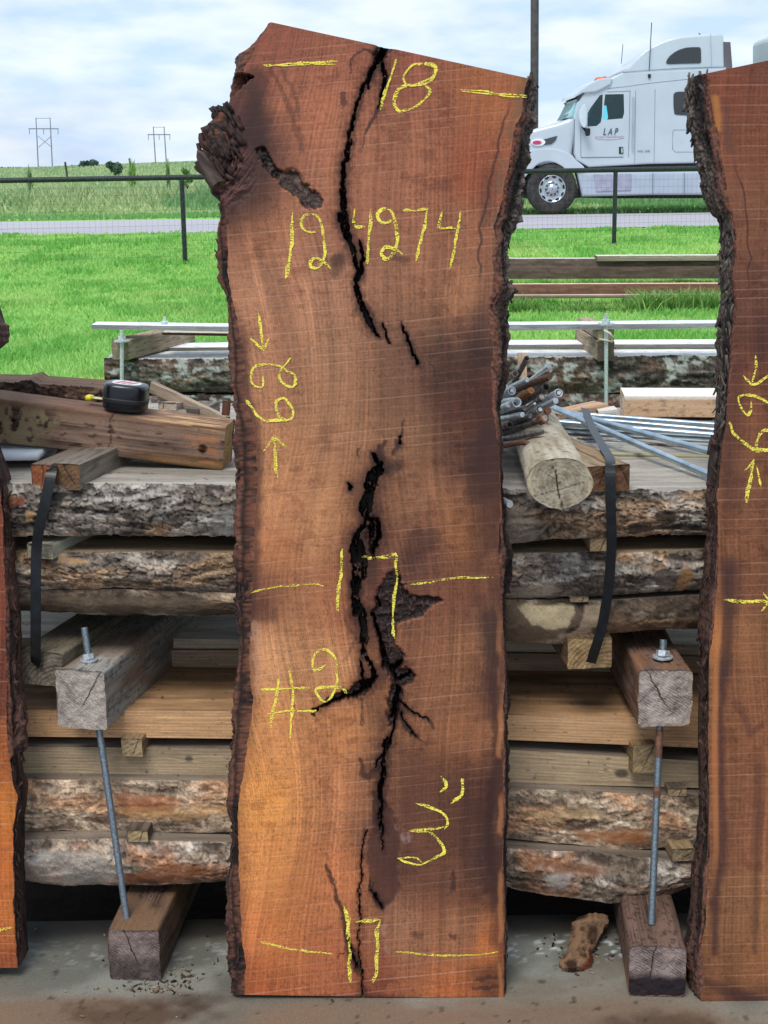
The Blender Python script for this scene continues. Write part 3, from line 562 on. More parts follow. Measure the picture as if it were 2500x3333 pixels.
def seg_mask2(X, Y, pts, soft=.22):
    M = np.zeros(X.shape)
    for a, b in zip(pts[:-1], pts[1:]):
        dx, dy = b[0] - a[0], b[1] - a[1]; t = np.clip(((X - a[0]) * dx + (Y - a[1]) * dy) / (dx * dx + dy * dy + 1e-9), 0, 1)
        d = np.hypot(X - a[0] - dx * t, Y - a[1] - dy * t); hw = (a[2] + (b[2] - a[2]) * t) / 2
        M = np.maximum(M, 1 - ss(1 - soft, 1 + soft, d / np.maximum(hw, .5)))
    return M
CK = [
 ('chalk_line', [[7, *Z1((358,298),(430,292),(520,285),(690,278))], [6, *Z1((372,292),(470,296),(600,288),(680,290))], [6, *Z1((1240,405),(1350,410),(1440,432),(1540,440))], [6, *Z1((1240,409),(1340,420),(1460,426),(1540,430))]], 'pair of yellow chalk dashes beside the number 18'),
 ('chalk_number', [[9, *Z1((955,268),(935,330),(910,400),(882,492))], [8, *Z1((905,400),(890,450),(884,492))], Z1((1075,287),(1030,292),(1000,320),(988,360),(1010,385),(1060,383),(1110,360),(1132,320),(1118,292),(1070,285)), Z1((1080,383),(1105,405),(1095,430),(1050,475),(980,503),(952,490),(945,455),(965,405),(1010,380))], 'yellow chalk number 18'),
 ('chalk_number', [[11, *Z1((488,955),(483,1050),(475,1150),(463,1250))], Z1((590,1045),(550,1042),(525,1005),(545,968),(590,970),(618,1010),(628,1080),(628,1150),(610,1200),(575,1205),(565,1180),(590,1160),(625,1175),(660,1210)),
   Z1((768,940),(762,1010),(815,1018)), Z1((838,940),(833,1050),(820,1195)), Z1((945,990),(915,1005),(880,1000),(868,960),(900,935),(935,960),(955,1020),(960,1080),(945,1140),(915,1165),(888,1145),(905,1115),(945,1120),(985,1145)),
   Z1((985,950),(1040,946),(1095,942)), Z1((1095,942),(1080,1010),(1060,1090),(1040,1180)), Z1((1160,950),(1140,1025)), Z1((1140,1025),(1215,1028)), Z1((1245,950),(1225,1060),(1198,1210))], 'yellow chalk number 12 4274'),
 ('chalk_arrow', [Z2((232,30),(245,100),(262,235)), Z2((192,165),(230,205),(262,235)), Z2((262,235),(280,190),(298,160))], 'yellow chalk arrow pointing down'),
 ('chalk_number', [[8, *Z2((260,370),(260,410),(250,432),(210,420),(195,390),(205,340),(230,318),(300,308),(355,325),(385,345),(425,360),(435,395),(415,430),(375,415),(350,380),(355,345),(380,310),(405,272))],
   [9, *Z2((172,495),(215,565),(265,612),(340,608),(405,605),(422,570),(405,520),(370,492),(335,510),(330,550),(345,590),(370,605))]], 'yellow chalk number 62 written sideways'),
 ('chalk_arrow', [[11, *Z2((332,920),(330,800),(322,690))], Z2((260,780),(300,730),(322,690)), Z2((322,690),(350,730),(385,760))], 'yellow chalk arrow pointing up'),
 ('chalk_number', [[12, *Z2((682,1305),(682,1400),(675,1480),(655,1635))], [10, *Z2((795,1360),(880,1350),(980,1328))], [11, *Z2((980,1328),(975,1400),(985,1470),(965,1600),(960,1690),(965,1740),(970,1790))]], 'yellow chalk number 17 across the crack'),
 ('chalk_line', [[6, *Z2((195,1542),(300,1515),(420,1500),(530,1495),(595,1507))], [6, *Z2((205,1532),(330,1512),(450,1502),(560,1490))], [6, *Z2((1055,1497),(1150,1488),(1260,1468),(1350,1462),(1505,1460))], [5, *Z2((1060,1493),(1180,1478),(1330,1456),(1420,1466))]], 'pair of yellow chalk dashes beside the middle 17'),
 ('chalk_number', [[7, *Z3((248,568),(380,566),(510,562))], [7, *Z3((275,700),(400,688),(530,687),(575,660))], [8, *Z3((342,510),(340,580),(318,680),(303,775))], [8, *Z3((400,465),(418,540),(415,680),(405,845))],
   [8, *Z3((605,428),(570,460),(535,468),(525,430),(535,385),(575,357),(625,375),(655,430),(658,500),(650,560),(625,610),(590,638),(555,600),(545,570),(600,558),(660,558),(700,570),(715,605))]], 'yellow chalk mark #2'),
 ('chalk_number', [[10, *Z3((1220,1035),(1248,1085),(1215,1125))], [10, *Z3((1340,1050),(1330,1140),(1270,1187))], [9, *Z3((1085,1185),(1170,1205),(1240,1250),(1252,1290),(1240,1318))], [8, *Z4((1240,318),(1150,328),(1050,340))], [8, *Z4((1050,340),(1160,345))],
   [8, *Z4((1160,345),(1200,380),(1235,445),(1190,480),(1110,518),(1040,508),(985,488))], [6, *Z4((985,485),(1080,482),(1120,510))]], 'yellow chalk mark 3 inches written sideways'),
 ('chalk_number', [[14, *Z4((710,760),(716,820),(720,880),(728,1000),(722,1080),(732,1155))], [9, *Z4((762,828),(830,822),(895,818))], [11, *Z4((895,818),(880,880),(870,1000),(868,1080),(855,1165))]], 'yellow chalk number 17 near the foot'),
 ('chalk_line', [[7, *Z4((245,932),(330,960),(420,980),(540,993),(640,1003))], [6, *Z4((975,990),(1100,1000),(1230,1010),(1400,1008),(1530,990))], [6, *Z4((1000,993),(1150,1008),(1300,1012),(1460,1004))]], 'pair of yellow chalk dashes beside the lowest 17')]
for i, (nm, st, lb) in enumerate(CK): chalk(nm, st, slabA, hA, 9.0, i * 13, lb)
def flakes(name, slab, face, sil, y0, y1, n, side, v0, seed, ls=(.012, .035), ws=(.002, .006), cols=((40,32,28),(96,86,78)), umin=.35, out=.004, thick=.076, curl=.5, tb=0.0):
    root, onp, n_, P0 = slab; r = np.random.default_rng(seed); sg = -1 if side == 0 else 1; face = sorted(face, key=lambda p: p[1]); sil = sorted(sil, key=lambda p: p[1])
    Vs, Fs, Cs = [], [], []; a_ = np.array([0, -n_[2] * -1, 0]); a_ = np.array([0, n_[2], -n_[1]])
    for i in range(n):
        y = r.uniform(y0, y1); u = r.uniform(umin, 1.0); xf = np.interp(y, [p[1] for p in face], [p[0] for p in face]); xs = np.interp(y, [p[1] for p in sil], [p[0] for p in sil])
        q = onp(xf + (xs - xf) * u, y, np.array(-thick * v0 * max(u, 0) ** 1.3 + .002 * (u < 0))) + np.array([sg, 0, 0]) * out * r.uniform(-.3, 1); L = r.uniform(*ls); w_ = r.uniform(*ws); t = r.uniform(.0008, .0022)
        tl = r.normal(0, .28) + tb; ax = a_ * math.cos(tl) + np.array([sg, 0, 0]) * math.sin(tl); wd = np.cross(ax, n_) * math.cos(.6) + n_ * math.sin(r.uniform(-1.2, 1.2)); wd /= np.linalg.norm(wd); th = np.cross(ax, wd); k = r.uniform(-1, 1) * curl
        for j, s in enumerate(np.linspace(-.5, .5, 5)):
            c = q + ax * L * s + np.array([sg, 0, 0]) * L * k * (s * s) + n_ * L * .25 * s * s * r.uniform(0, 1); ww = w_ * (1 - 1.5 * s * s * r.uniform(.5, 1.3)); ww = max(ww, .0006)
            for a, b in ((-1, -1), (1, -1), (1, 1), (-1, 1)): Vs.append(c + wd * ww * a / 2 + th * t * b / 2)
            Cs += [mixc(lin(cols[0]), lin(cols[1]), np.array(r.uniform(0, 1)))] * 4
        b_ = i * 20
        for j in range(4):
            for k_ in range(4): Fs.append([b_ + j * 4 + k_, b_ + j * 4 + (k_ + 1) % 4, b_ + j * 4 + 4 + (k_ + 1) % 4, b_ + j * 4 + 4 + k_])
        Fs += [[b_ + 3, b_ + 2, b_ + 1, b_], [b_ + 16, b_ + 17, b_ + 18, b_ + 19]]
    o = vmesh(name, np.array(Vs), np.array(Fs), vcmat('slab_bark'), np.array(Cs), root, smooth=False); o['kind'] = 'stuff'; return o
flakes('bark_flakes', slabA, LfM, LsM, 345, 520, 46, 0, .12, 1, (.012, .028), (.007, .015), ((18,14,13),(62,52,48)), -.2, .001, curl=.5, tb=.6)
flakes('bark_flakes', slabA, [(745,380),(725,470),(705,560),(712,610)], [(690,380),(655,470),(640,560),(650,610)], 395, 600, 44, 0, .12, 8, (.014, .034), (.006, .013), ((24,17,16),(74,50,44)), -1.0, .001, curl=.5, tb=.6)
flakes('bark_flakes', slabA, LfM, LsM, 560, 3200, 150, 0, .12, 2, (.010, .030), (.002, .005), ((26,18,17),(74,50,42)), .3, .002)
flakes('bark_flakes', slabA, RfM, RsM, 262, 1120, 190, 1, .75, 3, (.012, .036), (.003, .008), ((26,21,19),(90,80,72)), .35, .003)
flakes('bark_flakes', slabA, RfM, RsM, 1120, 3200, 110, 1, .75, 4, (.010, .030), (.002, .005), ((26,18,17),(70,48,42)), .3, .001)
# torn splinter sticking out of the broken upper left edge
sp = [PY(*p, 2.275 + .01 * i) for i, p in enumerate([(712, 606), (690, 575), (668, 540), (652, 508), (644, 490)])]
V, F, C = join(tube_path(np.array(sp), [.011, .0125, .0105, .007, .0015], 9))
V = V + (fbm3(V * 160, 3, 5)[:, None] - .5) * .004
cc = mixc(lin((34, 24, 22)), lin((88, 72, 62)), ss(.35, .65, fbm3(V * np.array([300, 300, 90]), 3, 6)))
vmesh('splinter', V, F, vcmat('slab_bark'), cc, rootA)

# ---------------- right slab
LfR = pts('2292,238 2307,250 2312,300 2325,378 2342,451 2350,515 2363,571 2367,614 2380,674 2393,738 2395,785 2402,837 2389,880 2393,944 2400,987 2393,1052 2387,1136 2376,1244 2368,1336 2357,1434 2341,1515 2336,1624 2341,1732 2336,1868 2325,2004 2317,2085 2311,2133 2309,2267 2306,2434 2309,2574 2311,2769 2300,2897 2295,3020 2284,3075 2289,3159 2286,3276')
LsR = pts('2240,250 2236,264 2234,292 2236,330 2234,356 2241,408 2256,451 2267,485 2279,536 2288,579 2292,622 2307,661 2325,687 2342,695 2352,751 2352,837 2346,901 2352,966 2342,1052 2333,1109 2336,1163 2336,1244 2333,1347 2333,1423 2306,1450 2330,1467 2317,1542 2303,1624 2303,1732 2295,1868 2284,1976 2273,2085 2280,2120 2284,2156 2289,2267 2292,2490 2284,2629 2272,2741 2258,2852 2250,2992 2233,3131 2242,3243 2262,3276')
ctrlR = [(2400,300,(118,58,40)),(2480,220,(105,55,42)),(2450,450,(112,60,42)),(2450,700,(116,68,50)),(2450,1000,(98,56,42)),(2480,1080,(72,36,32)),(2430,1250,(112,62,44)),(2450,1600,(112,66,48)),(2450,1900,(110,64,46)),
 (2340,2100,(170,104,60)),(2420,2050,(128,80,56)),(2360,2150,(88,52,44)),(2450,2400,(124,74,52)),(2450,2700,(118,70,52)),(2450,2950,(128,82,58)),(2450,3150,(130,80,54)),(2450,3260,(70,38,34)),(2900,800,(120,70,50)),(2900,2200,(130,82,56))]
def slabR(X, Y):
    C = base_field(X + 60 * (fbm(X / 160, Y / 160, 3, 121) - .5), Y + 60 * (fbm(X / 160, Y / 160, 3, 122) - .5), ctrlR) * np.array([.74, .79, .74])
    C, H = wood_common(X, Y, C, 111, 0, sawtilt=-0.02)
    Xw = X + 16 * (fbm(X / 40, Y / 60, 3, 123) - .5); Yw = Y
    edge = np.interp(Y, [p[1] for p in LfR], [p[0] for p in LfR])
    for p, a, c in (([(2395,1200,50),(2380,1500,60),(2390,1640,60)], .45, (60,32,30)), ([(2375,1850,70),(2370,2050,50),(2345,2300,26),(2350,2500,30),(2350,2700,34),(2345,2830,44),(2330,2900,30),(2325,3100,26)], .75, (50,28,30)),
                    ([(2470,2500,40),(2465,2700,30),(2460,2900,22),(2455,2930,30),(2455,3100,16)], .5, (60,34,30)), ([(2330,320,22),(2338,400,24),(2345,420,16)], .8, (164,104,48)), ([(2360,330,30),(2370,480,30)], .4, (70,48,42)),
                    ([(2400,2290,30),(2440,2390,24),(2480,2360,20)], .5, (70,38,34)), ([(2300,3200,30),(2380,3230,40),(2500,3275,30)], .6, (56,30,28))):
        C = mixc(C, lin(c), seg_mask(Xw, Yw, p, soft=.8) * a)
    rim = (1 - ss(4, 14, np.abs(X - edge - 20))) * ss(1900, 2100, Y) * ss(2950, 2700, Y); C = mixc(C, lin((176, 110, 64)), rim * .5)
    ln = (1 - ss(1.5, 4, np.abs(X - edge - 42 - 22 * (fbm(Y / 90, Y * 0, 2, 130) - .5)))) * ss(500, 600, Y) * ss(1000, 850, Y); C = mixc(C, lin((52, 26, 24)), ln * .8)
    ck = seg_mask(Xw, Yw, [(2358,600,5),(2362,660,10),(2372,700,14),(2385,740,10),(2390,780,6)], soft=.3); C = mixc(C, lin((20, 12, 12)), ck); H = H - ck * .02
    C = C * (1 - .8 * ss(14, 2, 3276 - Y))[..., None]
    return C, H
slabB = make_slab('wood_slab', 'brown slab with thick shaggy grey bark, cut off by the right edge of the photo', (2292, 240, 3150, 60), (2286, 3274, 3150, 3290),
    LfR, [(3150, 60), (3150, 3290)], LsR, [(3152, 60), (3152, 3290)], 2.15, 8.6, slabR, 300, 1100, seed=23, bark=(True, False), vs=(0.7, 0.5), group='live edge slabs leaning on the stack')
flakes('bark_flakes', slabB, LfR, LsR, 255, 1400, 330, 0, .7, 5, (.012, .038), (.0015, .006), ((26,22,20),(104,94,86)), .15, .004)
flakes('bark_flakes', slabB, LfR, LsR, 1400, 3230, 260, 0, .7, 6, (.014, .040), (.002, .006), ((26,18,17),(84,62,52)), .2, .003)
h0 = lambda x, y: np.zeros(x.shape)
for i, (nm, st, lb) in enumerate([
    ('chalk_arrow', [ZR((475,290),(475,380),(455,465)), ZR((405,412),(430,445),(455,465)), ZR((455,465),(500,455),(560,410))], 'yellow chalk arrow pointing down'),
    ('chalk_number', [ZR((450,565),(445,615),(425,645),(395,610),(378,570),(380,540),(430,525),(490,535),(560,580),(610,640),(580,560)), [10, *ZR((318,688),(350,760),(420,825),(480,860),(560,855),(640,850),(650,780),(600,730),(553,730),(510,745),(490,800),(485,860))]], 'yellow chalk number 62 written sideways'),
    ('chalk_arrow', [[11, *ZR((465,915),(450,1000),(430,1080),(420,1170))], ZR((405,985),(430,960),(465,915)), ZR((480,950),(495,1010),(510,1075))], 'yellow chalk arrow pointing up'),
    ('chalk_arrow', [[10, *ZR((285,1753),(380,1760),(470,1764),(560,1765))], ZR((525,1720),(560,1760)), ZR((560,1760),(515,1825))], 'yellow chalk arrow pointing right')]):
    chalk(nm, st, slabB, h0, 8.0, 200 + i * 13, lb)

# ---------------- left slab
RfL = pts('-80,200 -70,900 -22,1055 -22,1120 -55,1145 -45,1450 -6,1560 8,1700 14,1900 18,2000 20,2150 22,2300 26,2440 30,2480 38,2550 54,2590 50,2650 42,2700 44,2850 46,3000 54,3140 58,3160')
RsL = pts('-60,200 -45,1035 8,1056 8,1112 -40,1135 -30,1480 4,1556 22,1600 22,1750 35,1800 50,2000 56,2200 74,2340 78,2460 34,2484 52,2550 62,2600 52,2700 52,2850 58,3000 62,3100 63,3160')
ctrlL = [(0,1600,(120,58,40)),(10,1900,(125,62,42)),(0,2200,(108,52,40)),(10,2500,(160,84,46)),(30,2600,(196,112,52)),(20,2800,(190,100,48)),(20,3000,(190,104,50)),(20,3120,(150,74,42)),(-400,1000,(120,70,50)),(-400,2500,(170,100,56))]
def slabL(X, Y):
    C = base_field(X, Y, ctrlL) * np.array([.62, .66, .7]); C, H = wood_common(X, Y, C, 211, 0, sawtilt=0.02)
    C = C * (1 - .5 * ss(18, 2, 3160 - Y) * fbm(X / 9, Y / 9, 2, 8))[..., None]
    return C, H
slabC = make_slab('wood_slab', 'orange brown slab cut off by the left edge of the photo, bulging near its foot', (-850, 200, -60, 200), (-850, 3160, 58, 3150),
    [(-850, 200), (-850, 3160)], RfL, [(-852, 200), (-852, 3160)], RsL, 2.24, 7.0, slabL, 260, 900, seed=43, bark=(False, True), vs=(0.5, 0.35), group='live edge slabs leaning on the stack')
flakes('bark_flakes', slabC, RfL, RsL, 1600, 3140, 120, 1, .35, 7, (.014, .040), (.002, .007), ((26,18,17),(84,60,50)), .3, .003)
chalk('chalk_line', [[8, (-120, 3048), (-60, 3040), (0, 3028), (42, 3018)]], slabC, h0, 8.0, 300)
# ================================================================== stacked lumber
def interp(tab, x): return np.interp(x, [p[0] for p in tab], [p[1] for p in tab])
def style_bark(pal, sc=1.0, flake=1.0, lich=0.0, amp=1.0, seed=0, smooth=0.0):
    """pal: base, light, dark, accent colours"""
    def fn(l, v, P):
        wl = l + .030 * (fbm(l * 14 * sc, v * 30 * sc, 3, seed) - .5); wv = v + .022 * (fbm(l * 11 * sc, v * 24 * sc, 3, seed + 1) - .5)
        rg = ridge(wl * 13 * sc, wv * 70 * sc, 4, seed + 2); r2 = ridge(wl * 60 * sc, wv * 150 * sc, 3, seed + 3); fn_ = fbm(l * 330, v * 420, 3, seed + 4)
        d1, d2, cid = cell(wl * 55 * sc, wv * 120 * sc, seed + 5)
        pat = ss(.38, .62, fbm(l * 7, v * 13, 3, seed + 6)); acc = ss(.52, .66, fbm(l * 9 + 4, v * 22, 4, seed + 7)); lg = ss(.52, .68, fbm(l * 16, v * 38, 4, seed + 8))
        c = mixc(lin(pal[0]), lin(pal[0]) * .6, pat); c = mixc(c, lin(pal[3]), acc * .8); c = mixc(c, lin(pal[1]), lg * .5)
        c = c * (.68 + .64 * cid)[..., None] * (.40 + 1.2 * fn_)[..., None] * (.62 + .62 * ss(.35, .9, r2))[..., None]
        crev = ss(.56, .34, rg) * flake + ss(.13, .0, d2) * .75 * flake * (1 - smooth * acc); crev = np.clip(crev + ss(.46, .28, r2) * .6 * flake, 0, 1) * (1 - .7 * smooth * np.maximum(acc, lg))
        c = mixc(c, lin(pal[2]), crev * .9)
        if lich:
            e1, e2, eid = cell(l * 17 + fbm(l * 40, v * 60, 2, seed + 14), v * 24 + fbm(l * 40, v * 60, 2, seed + 15), seed + 12); lm = (eid > .62) * ss(.62, .38, e1 + .35 * (fbm(l * 90, v * 130, 2, seed + 16) - .5)) * ss(.36, .52, fbm(l * 2.6, v * 6, 2, seed + 13)); c = mixc(c, lin((138, 140, 134)) * (.6 + .7 * fn_)[..., None], lm * lich)
        c = c * 1.45; gm = c.mean(-1, keepdims=True); c = gm + (c - gm) * .82
        h = amp * (.0085 * (rg - .62) * flake + .0030 * (r2 - .6) + .004 * (cid - .5) * flake * (1 - smooth) - .004 * ss(.12, 0, d2) * flake + .0012 * (fn_ - .5) + .010 * (fbm(l * 5, v * 8, 2, seed + 20) - .5))
        return c, h
    return fn
def style_plank(pal, seed=0, knots=(), stain=0.4):
    def fn(l, v, P):
        w = v + .004 * (fbm(l * 3, v * 12, 3, seed) - .5) + .0012 * np.sin(l * 9 + seed)
        for kl, kv, kr in knots:
            d = np.hypot((l - kl) * .5, v - kv); w = w + kr * .7 * np.exp(-(d / (kr * 1.3)) ** 2) * np.sign(v - kv + 1e-6)
        g = .5 + .5 * np.sin(w * 1050 + 5 * fbm(l * 2.2, w * 90, 2, seed + 1)); g2 = fbm(l * 26, w * 900, 3, seed + 2); pt = fbm(l * 4, v * 30, 3, seed + 3)
        c = mixc(lin(pal[0]), lin(pal[1]), g * .55 + .3 * (g2 - .3)); c = mixc(c, lin(pal[2]), ss(.5, .75, pt) * stain)
        c = c * 1.3 * (.62 + .76 * g2)[..., None]
        sp_ = ss(.78, .86, fbm(l * 90, v * 160, 3, seed + 5)); c = mixc(c, lin(pal[2]) * .5, sp_ * .7)
        for kl, kv, kr in knots:
            d = np.hypot((l - kl) * .6, v - kv); c = mixc(c, lin(pal[2]) * .45, ss(kr, kr * .5, d) * .85)
        return c, -.0006 * g + .0005 * (g2 - .5)
    return fn
def patched(fn, Y, pats):
    def g(l, v, P):
        c, h = fn(l, v, P)
        for poly, col, amt, soft, seed in pats:
            Q = PY([p[0] for p in poly], [p[1] for p in poly], Y); X = P[..., 0] + .012 * (fbm(P[..., 0] * 40, P[..., 2] * 60, 3, seed) - .5); Z = P[..., 2] + .012 * (fbm(P[..., 0] * 50, P[..., 2] * 60, 3, seed + 1) - .5)
            m_ = poly_mask(X * 1000, Z * 1000, [(q[0] * 1000, q[2] * 1000) for q in Q], soft); n_ = fbm(P[..., 0] * 60, P[..., 2] * 140, 3, seed + 2)
            c = mixc(c, lin(col) * (.72 + .56 * n_)[..., None], m_ * amt); h = h * (1 - .75 * m_ * amt)
        return c, h
    return g
WOODM = lambda: vcmat('weathered_wood', 0.8, 0.4, (160, 600, 600), 0.2, 0.25, dist=0.001)
BARKM = lambda: vcmat('log_bark', 0.9, 0.7, (320, 500, 500), 0.32, 0.2, dist=0.0018)
def layer(name, label, cat, top, bot, Y, D, front, topst, x0=-330, x1=2830, bulge=.012, mats=None, group=None, tilt=0.0, step=.0022, seedx=0, ragged=0.0, body=None):
    """long piece of lumber lying across the photo: front face traced between two rows of points on plane Y, top face running back by D"""
    Xa = PY(x0, interp(top, x0), Y)[0]; Xb = PY(x1, interp(top, x1), Y)[0]; n = int((Xb - Xa) / step)
    px = np.linspace(x0, x1, n); pt = PY(px, interp(top, px), Y); pb = PY(px, interp(bot, px), Y)
    X = pt[:, 0]; zt = pt[:, 2]; zb = pb[:, 2]; l = (X - X[0])[:, None]
    rag = ragged * (fbm(X * 22, X * 0, 4, seedx + 3) - .5); zb = zb + rag
    H = float(np.mean(zt - zb)); mf = max(8, int(H / step)); mt = max(6, int(D / (step * 3))); mb = 5
    v = np.linspace(0, 1, mf)[None, :]
    Zf = zt[:, None] * (1 - v) + zb[:, None] * v; arc = v * H
    Pf = np.stack([X[:, None] + 0 * v, Y + 0 * Zf, Zf], -1)
    c, h = front(l + 0 * v, arc + 0 * l + seedx, Pf); env = np.sin(np.clip(v, 0, 1) * math.pi) ** .5 if bulge > .004 else np.minimum(np.minimum(v, 1 - v) * 12, 1)
    Pf[..., 1] -= (bulge * np.sin(np.clip(v * .85 + .1, 0, 1) * math.pi)) + h * np.clip(env, .15, 1) * 1.0
    Pf[..., 2] += h * .5 * (v - .5) * 2
    q = np.linspace(1, 0, mt)[None, :]; Pt = np.stack([X[:, None] + 0 * q, Pf[:, :1, 1] + (Y + D - Pf[:, :1, 1]) * q, (zt[:, None] + Pf[:, :1, 2] - Pf[:, :1, 2]) + tilt * D * q], -1)
    Pt[:, -1] = Pf[:, 0]
    ct, ht = topst(l + 0 * q, q * D + 0 * l, Pt); Pt[..., 2] += ht * (q < 1) * (q > 0)
    qb = np.linspace(0, 1, mb)[None, :]; Pb = np.stack([X[:, None] + 0 * qb, Pf[:, -1:, 1] * (1 - qb) + (Y + D) * qb, Pf[:, -1:, 2] + 0 * qb], -1); cb = c[:, -1:] * np.ones((1, mb, 1)) * .8
    back = np.stack([Pb[:, -1], Pt[:, 0]], 1); cbk = np.stack([cb[:, -1], ct[:, 0]], 1)
    parts = [(Pt, gridF(n, mt, flip=True), ct), (Pf, gridF(n, mf, flip=True), c), (Pb, gridF(n, mb, flip=True), cb), (back, gridF(n, 2, flip=True), cbk)]
    # end grain: loop of the section closed to its centre
    for e in (0, -1):
        ring = np.concatenate([Pt[e], Pf[e], Pb[e]]); cen = ring.mean(0); k = np.linspace(1, .02, 9)[:, None, None]; G = cen + (ring - cen)[None] * k
        g = fbm(G[..., 1] * 60, G[..., 2] * 500, 3, seedx + 8); ce = mixc(lin((112, 98, 84)), lin((64, 52, 44)), g); parts.append((G, gridF(9, len(ring), closed=True, flip=(e == 0)), ce))
    mi = []
    for i, p in enumerate(parts): mi += [0 if i in (1, 2) else 1] * len(p[1])
    V, F, CC = join(parts); o = vmesh(name, V, F, mats or [BARKM(), WOODM()], CC, mi=mi)
    return tag(o, label, cat, group)
greyT = lambda s: style_plank([(120, 108, 96), (84, 74, 64), (52, 44, 38)], s)
SG = 'lumber layers of the front stack'
layer('bark_edged_board', 'lowest bark edged log slice of the front stack, resting on the dark floor timbers', 'rough board', [(-330,2712),(50,2725),(400,2722),(760,2738),(1660,2756),(2290,2800),(2830,2840)], [(-330,2860),(50,2868),(200,2884),(350,2878),(750,2868),(1640,2880),(1900,2925),(2050,2940),(2130,2938),(2290,2870),(2830,2900)], 2.352, .6,
      patched(style_bark([(138,118,98),(176,166,152),(48,36,30),(150,102,68)], .85, .85, 0, 1.0, 300, .35), 2.345, [([(60,2800),(150,2760),(330,2770),(390,2830),(340,2880),(60,2880)], (166,160,152), .55, 6, 61), ([(390,2850),(560,2790),(700,2820),(600,2860),(410,2870)], (150,88,52), .7, 5, 64), ([(1700,2790),(1900,2800),(2000,2830),(1900,2850),(1720,2830)], (140,92,62), .5, 5, 67), ([(1770,2840),(1860,2840),(1850,2890),(1780,2890)], (168,164,158), .6, 5, 70)]), greyT(301), group=SG, bulge=.02, ragged=.010, seedx=1)
layer('bark_edged_board', 'pale tan and orange debarked log slice, second from the bottom of the front stack', 'rough board', [(-330,2530),(50,2534),(760,2538),(1660,2562),(2290,2590),(2830,2610)], [(-330,2700),(60,2702),(200,2700),(500,2708),(760,2708),(1640,2725),(1900,2752),(2050,2765),(2290,2750),(2830,2760)], 2.375, .5,
      patched(style_bark([(164,138,110),(190,170,140),(60,42,34),(168,120,80)], .85, .75, 0, .8, 310, .45), 2.375, [([(370,2570),(600,2590),(560,2630),(400,2630)], (158,94,62), .65, 5, 71), ([(380,2625),(740,2610),(750,2650),(420,2670)], (190,142,92), .6, 5, 74), ([(1860,2700),(2100,2690),(2110,2740),(1900,2735)], (178,116,72), .75, 5, 77), ([(1700,2640),(1900,2620),(2000,2650),(1800,2670)], (190,160,116), .5, 5, 80)]), greyT(311), group=SG, bulge=.010, ragged=.006, seedx=2)
layer('plank', 'straight brown plank above the tan log slices of the front stack', 'plank', [(-330,2425),(50,2430),(760,2437),(1660,2440),(2290,2478),(2830,2500)], [(-330,2510),(50,2517),(760,2528),(1660,2548),(2290,2565),(2830,2580)], 2.398, .45,
      style_plank([(162,142,114),(114,96,74),(92,82,70)], 320, knots=((.50,.02,.006),(1.25,.03,.01))), greyT(321), bulge=.001, group=SG, mats=[WOODM(), WOODM()])
layer('plank', 'thick orange brown plank with strong grain carrying the two grey square timbers', 'plank', [(-330,2306),(50,2310),(760,2314),(1660,2328),(2290,2338),(2830,2348)], [(-330,2392),(50,2397),(760,2404),(1660,2408),(2290,2434),(2830,2450)], 2.40, .27,
      style_plank([(192,152,112),(136,98,68),(146,120,92)], 330, knots=((.2,.03,.008),), stain=.35), style_plank([(158,124,90),(120,90,62),(84,62,46)], 331, stain=.7), bulge=.001, group=SG, mats=[WOODM(), WOODM()])
layer('plank', 'greyish plank lying behind the thick orange brown plank', 'plank', [(-330,2112),(50,2114),(760,2117),(1660,2126),(2290,2138),(2830,2148)], [(-330,2172),(50,2176),(760,2180),(1660,2182),(2290,2190),(2830,2200)], 2.628, .5,
      style_plank([(150,128,104),(112,92,72),(80,64,52)], 340), greyT(341), bulge=.001, group=SG, mats=[WOODM(), WOODM()])
layer('plank', 'pale whitish plank topping the boards behind the square timbers', 'plank', [(-330,2074),(50,2076),(760,2080),(1660,2088),(2290,2098),(2830,2108)], [(-330,2106),(50,2108),(760,2111),(1660,2122),(2290,2133),(2830,2143)], 2.64, .5,
      style_plank([(176,160,140),(138,120,98),(100,84,70)], 350), style_plank([(196,186,172),(160,150,136),(110,100,90)], 351), bulge=.001, group=SG, mats=[WOODM(), WOODM()])
layer('bark_edged_board', 'dark lowest log slice of the strapped bundle, dipping to a pale bark flap', 'rough board', [(-330,1915),(50,1918),(350,1915),(760,1925),(1650,1950),(2000,1950),(2290,1932),(2830,1925)], [(-330,1990),(60,1988),(300,1996),(700,2004),(760,2002),(1640,2082),(1820,2094),(1960,2060),(2100,2052),(2290,2044),(2830,2030)], 2.40, .55,
      patched(style_bark([(84,68,54),(150,134,112),(30,24,22),(112,84,58)], .7, .7, 0, .9, 360, .7), 2.40, [([(1640,1958),(1870,1958),(1900,1990),(1850,2040),(1800,2075),(1700,2090),(1640,2090)], (104,86,70), .9, 3, 1),
        ([(1680,1962),(1862,1964),(1870,1990),(1845,2030),(1775,2040),(1730,2022),(1700,1990)], (184,166,132), .95, 1.5, 4), ([(1900,1968),(1975,1962),(1962,2010),(1900,2060),(1840,2092),(1830,2080),(1880,2035)], (168,146,120), .9, 2, 7),
        ([(60,1930),(640,1945),(760,1962),(760,1996),(60,1988)], (86,72,58), .75, 4, 10)]), greyT(361), group=SG, bulge=.018, ragged=.006, seedx=5)
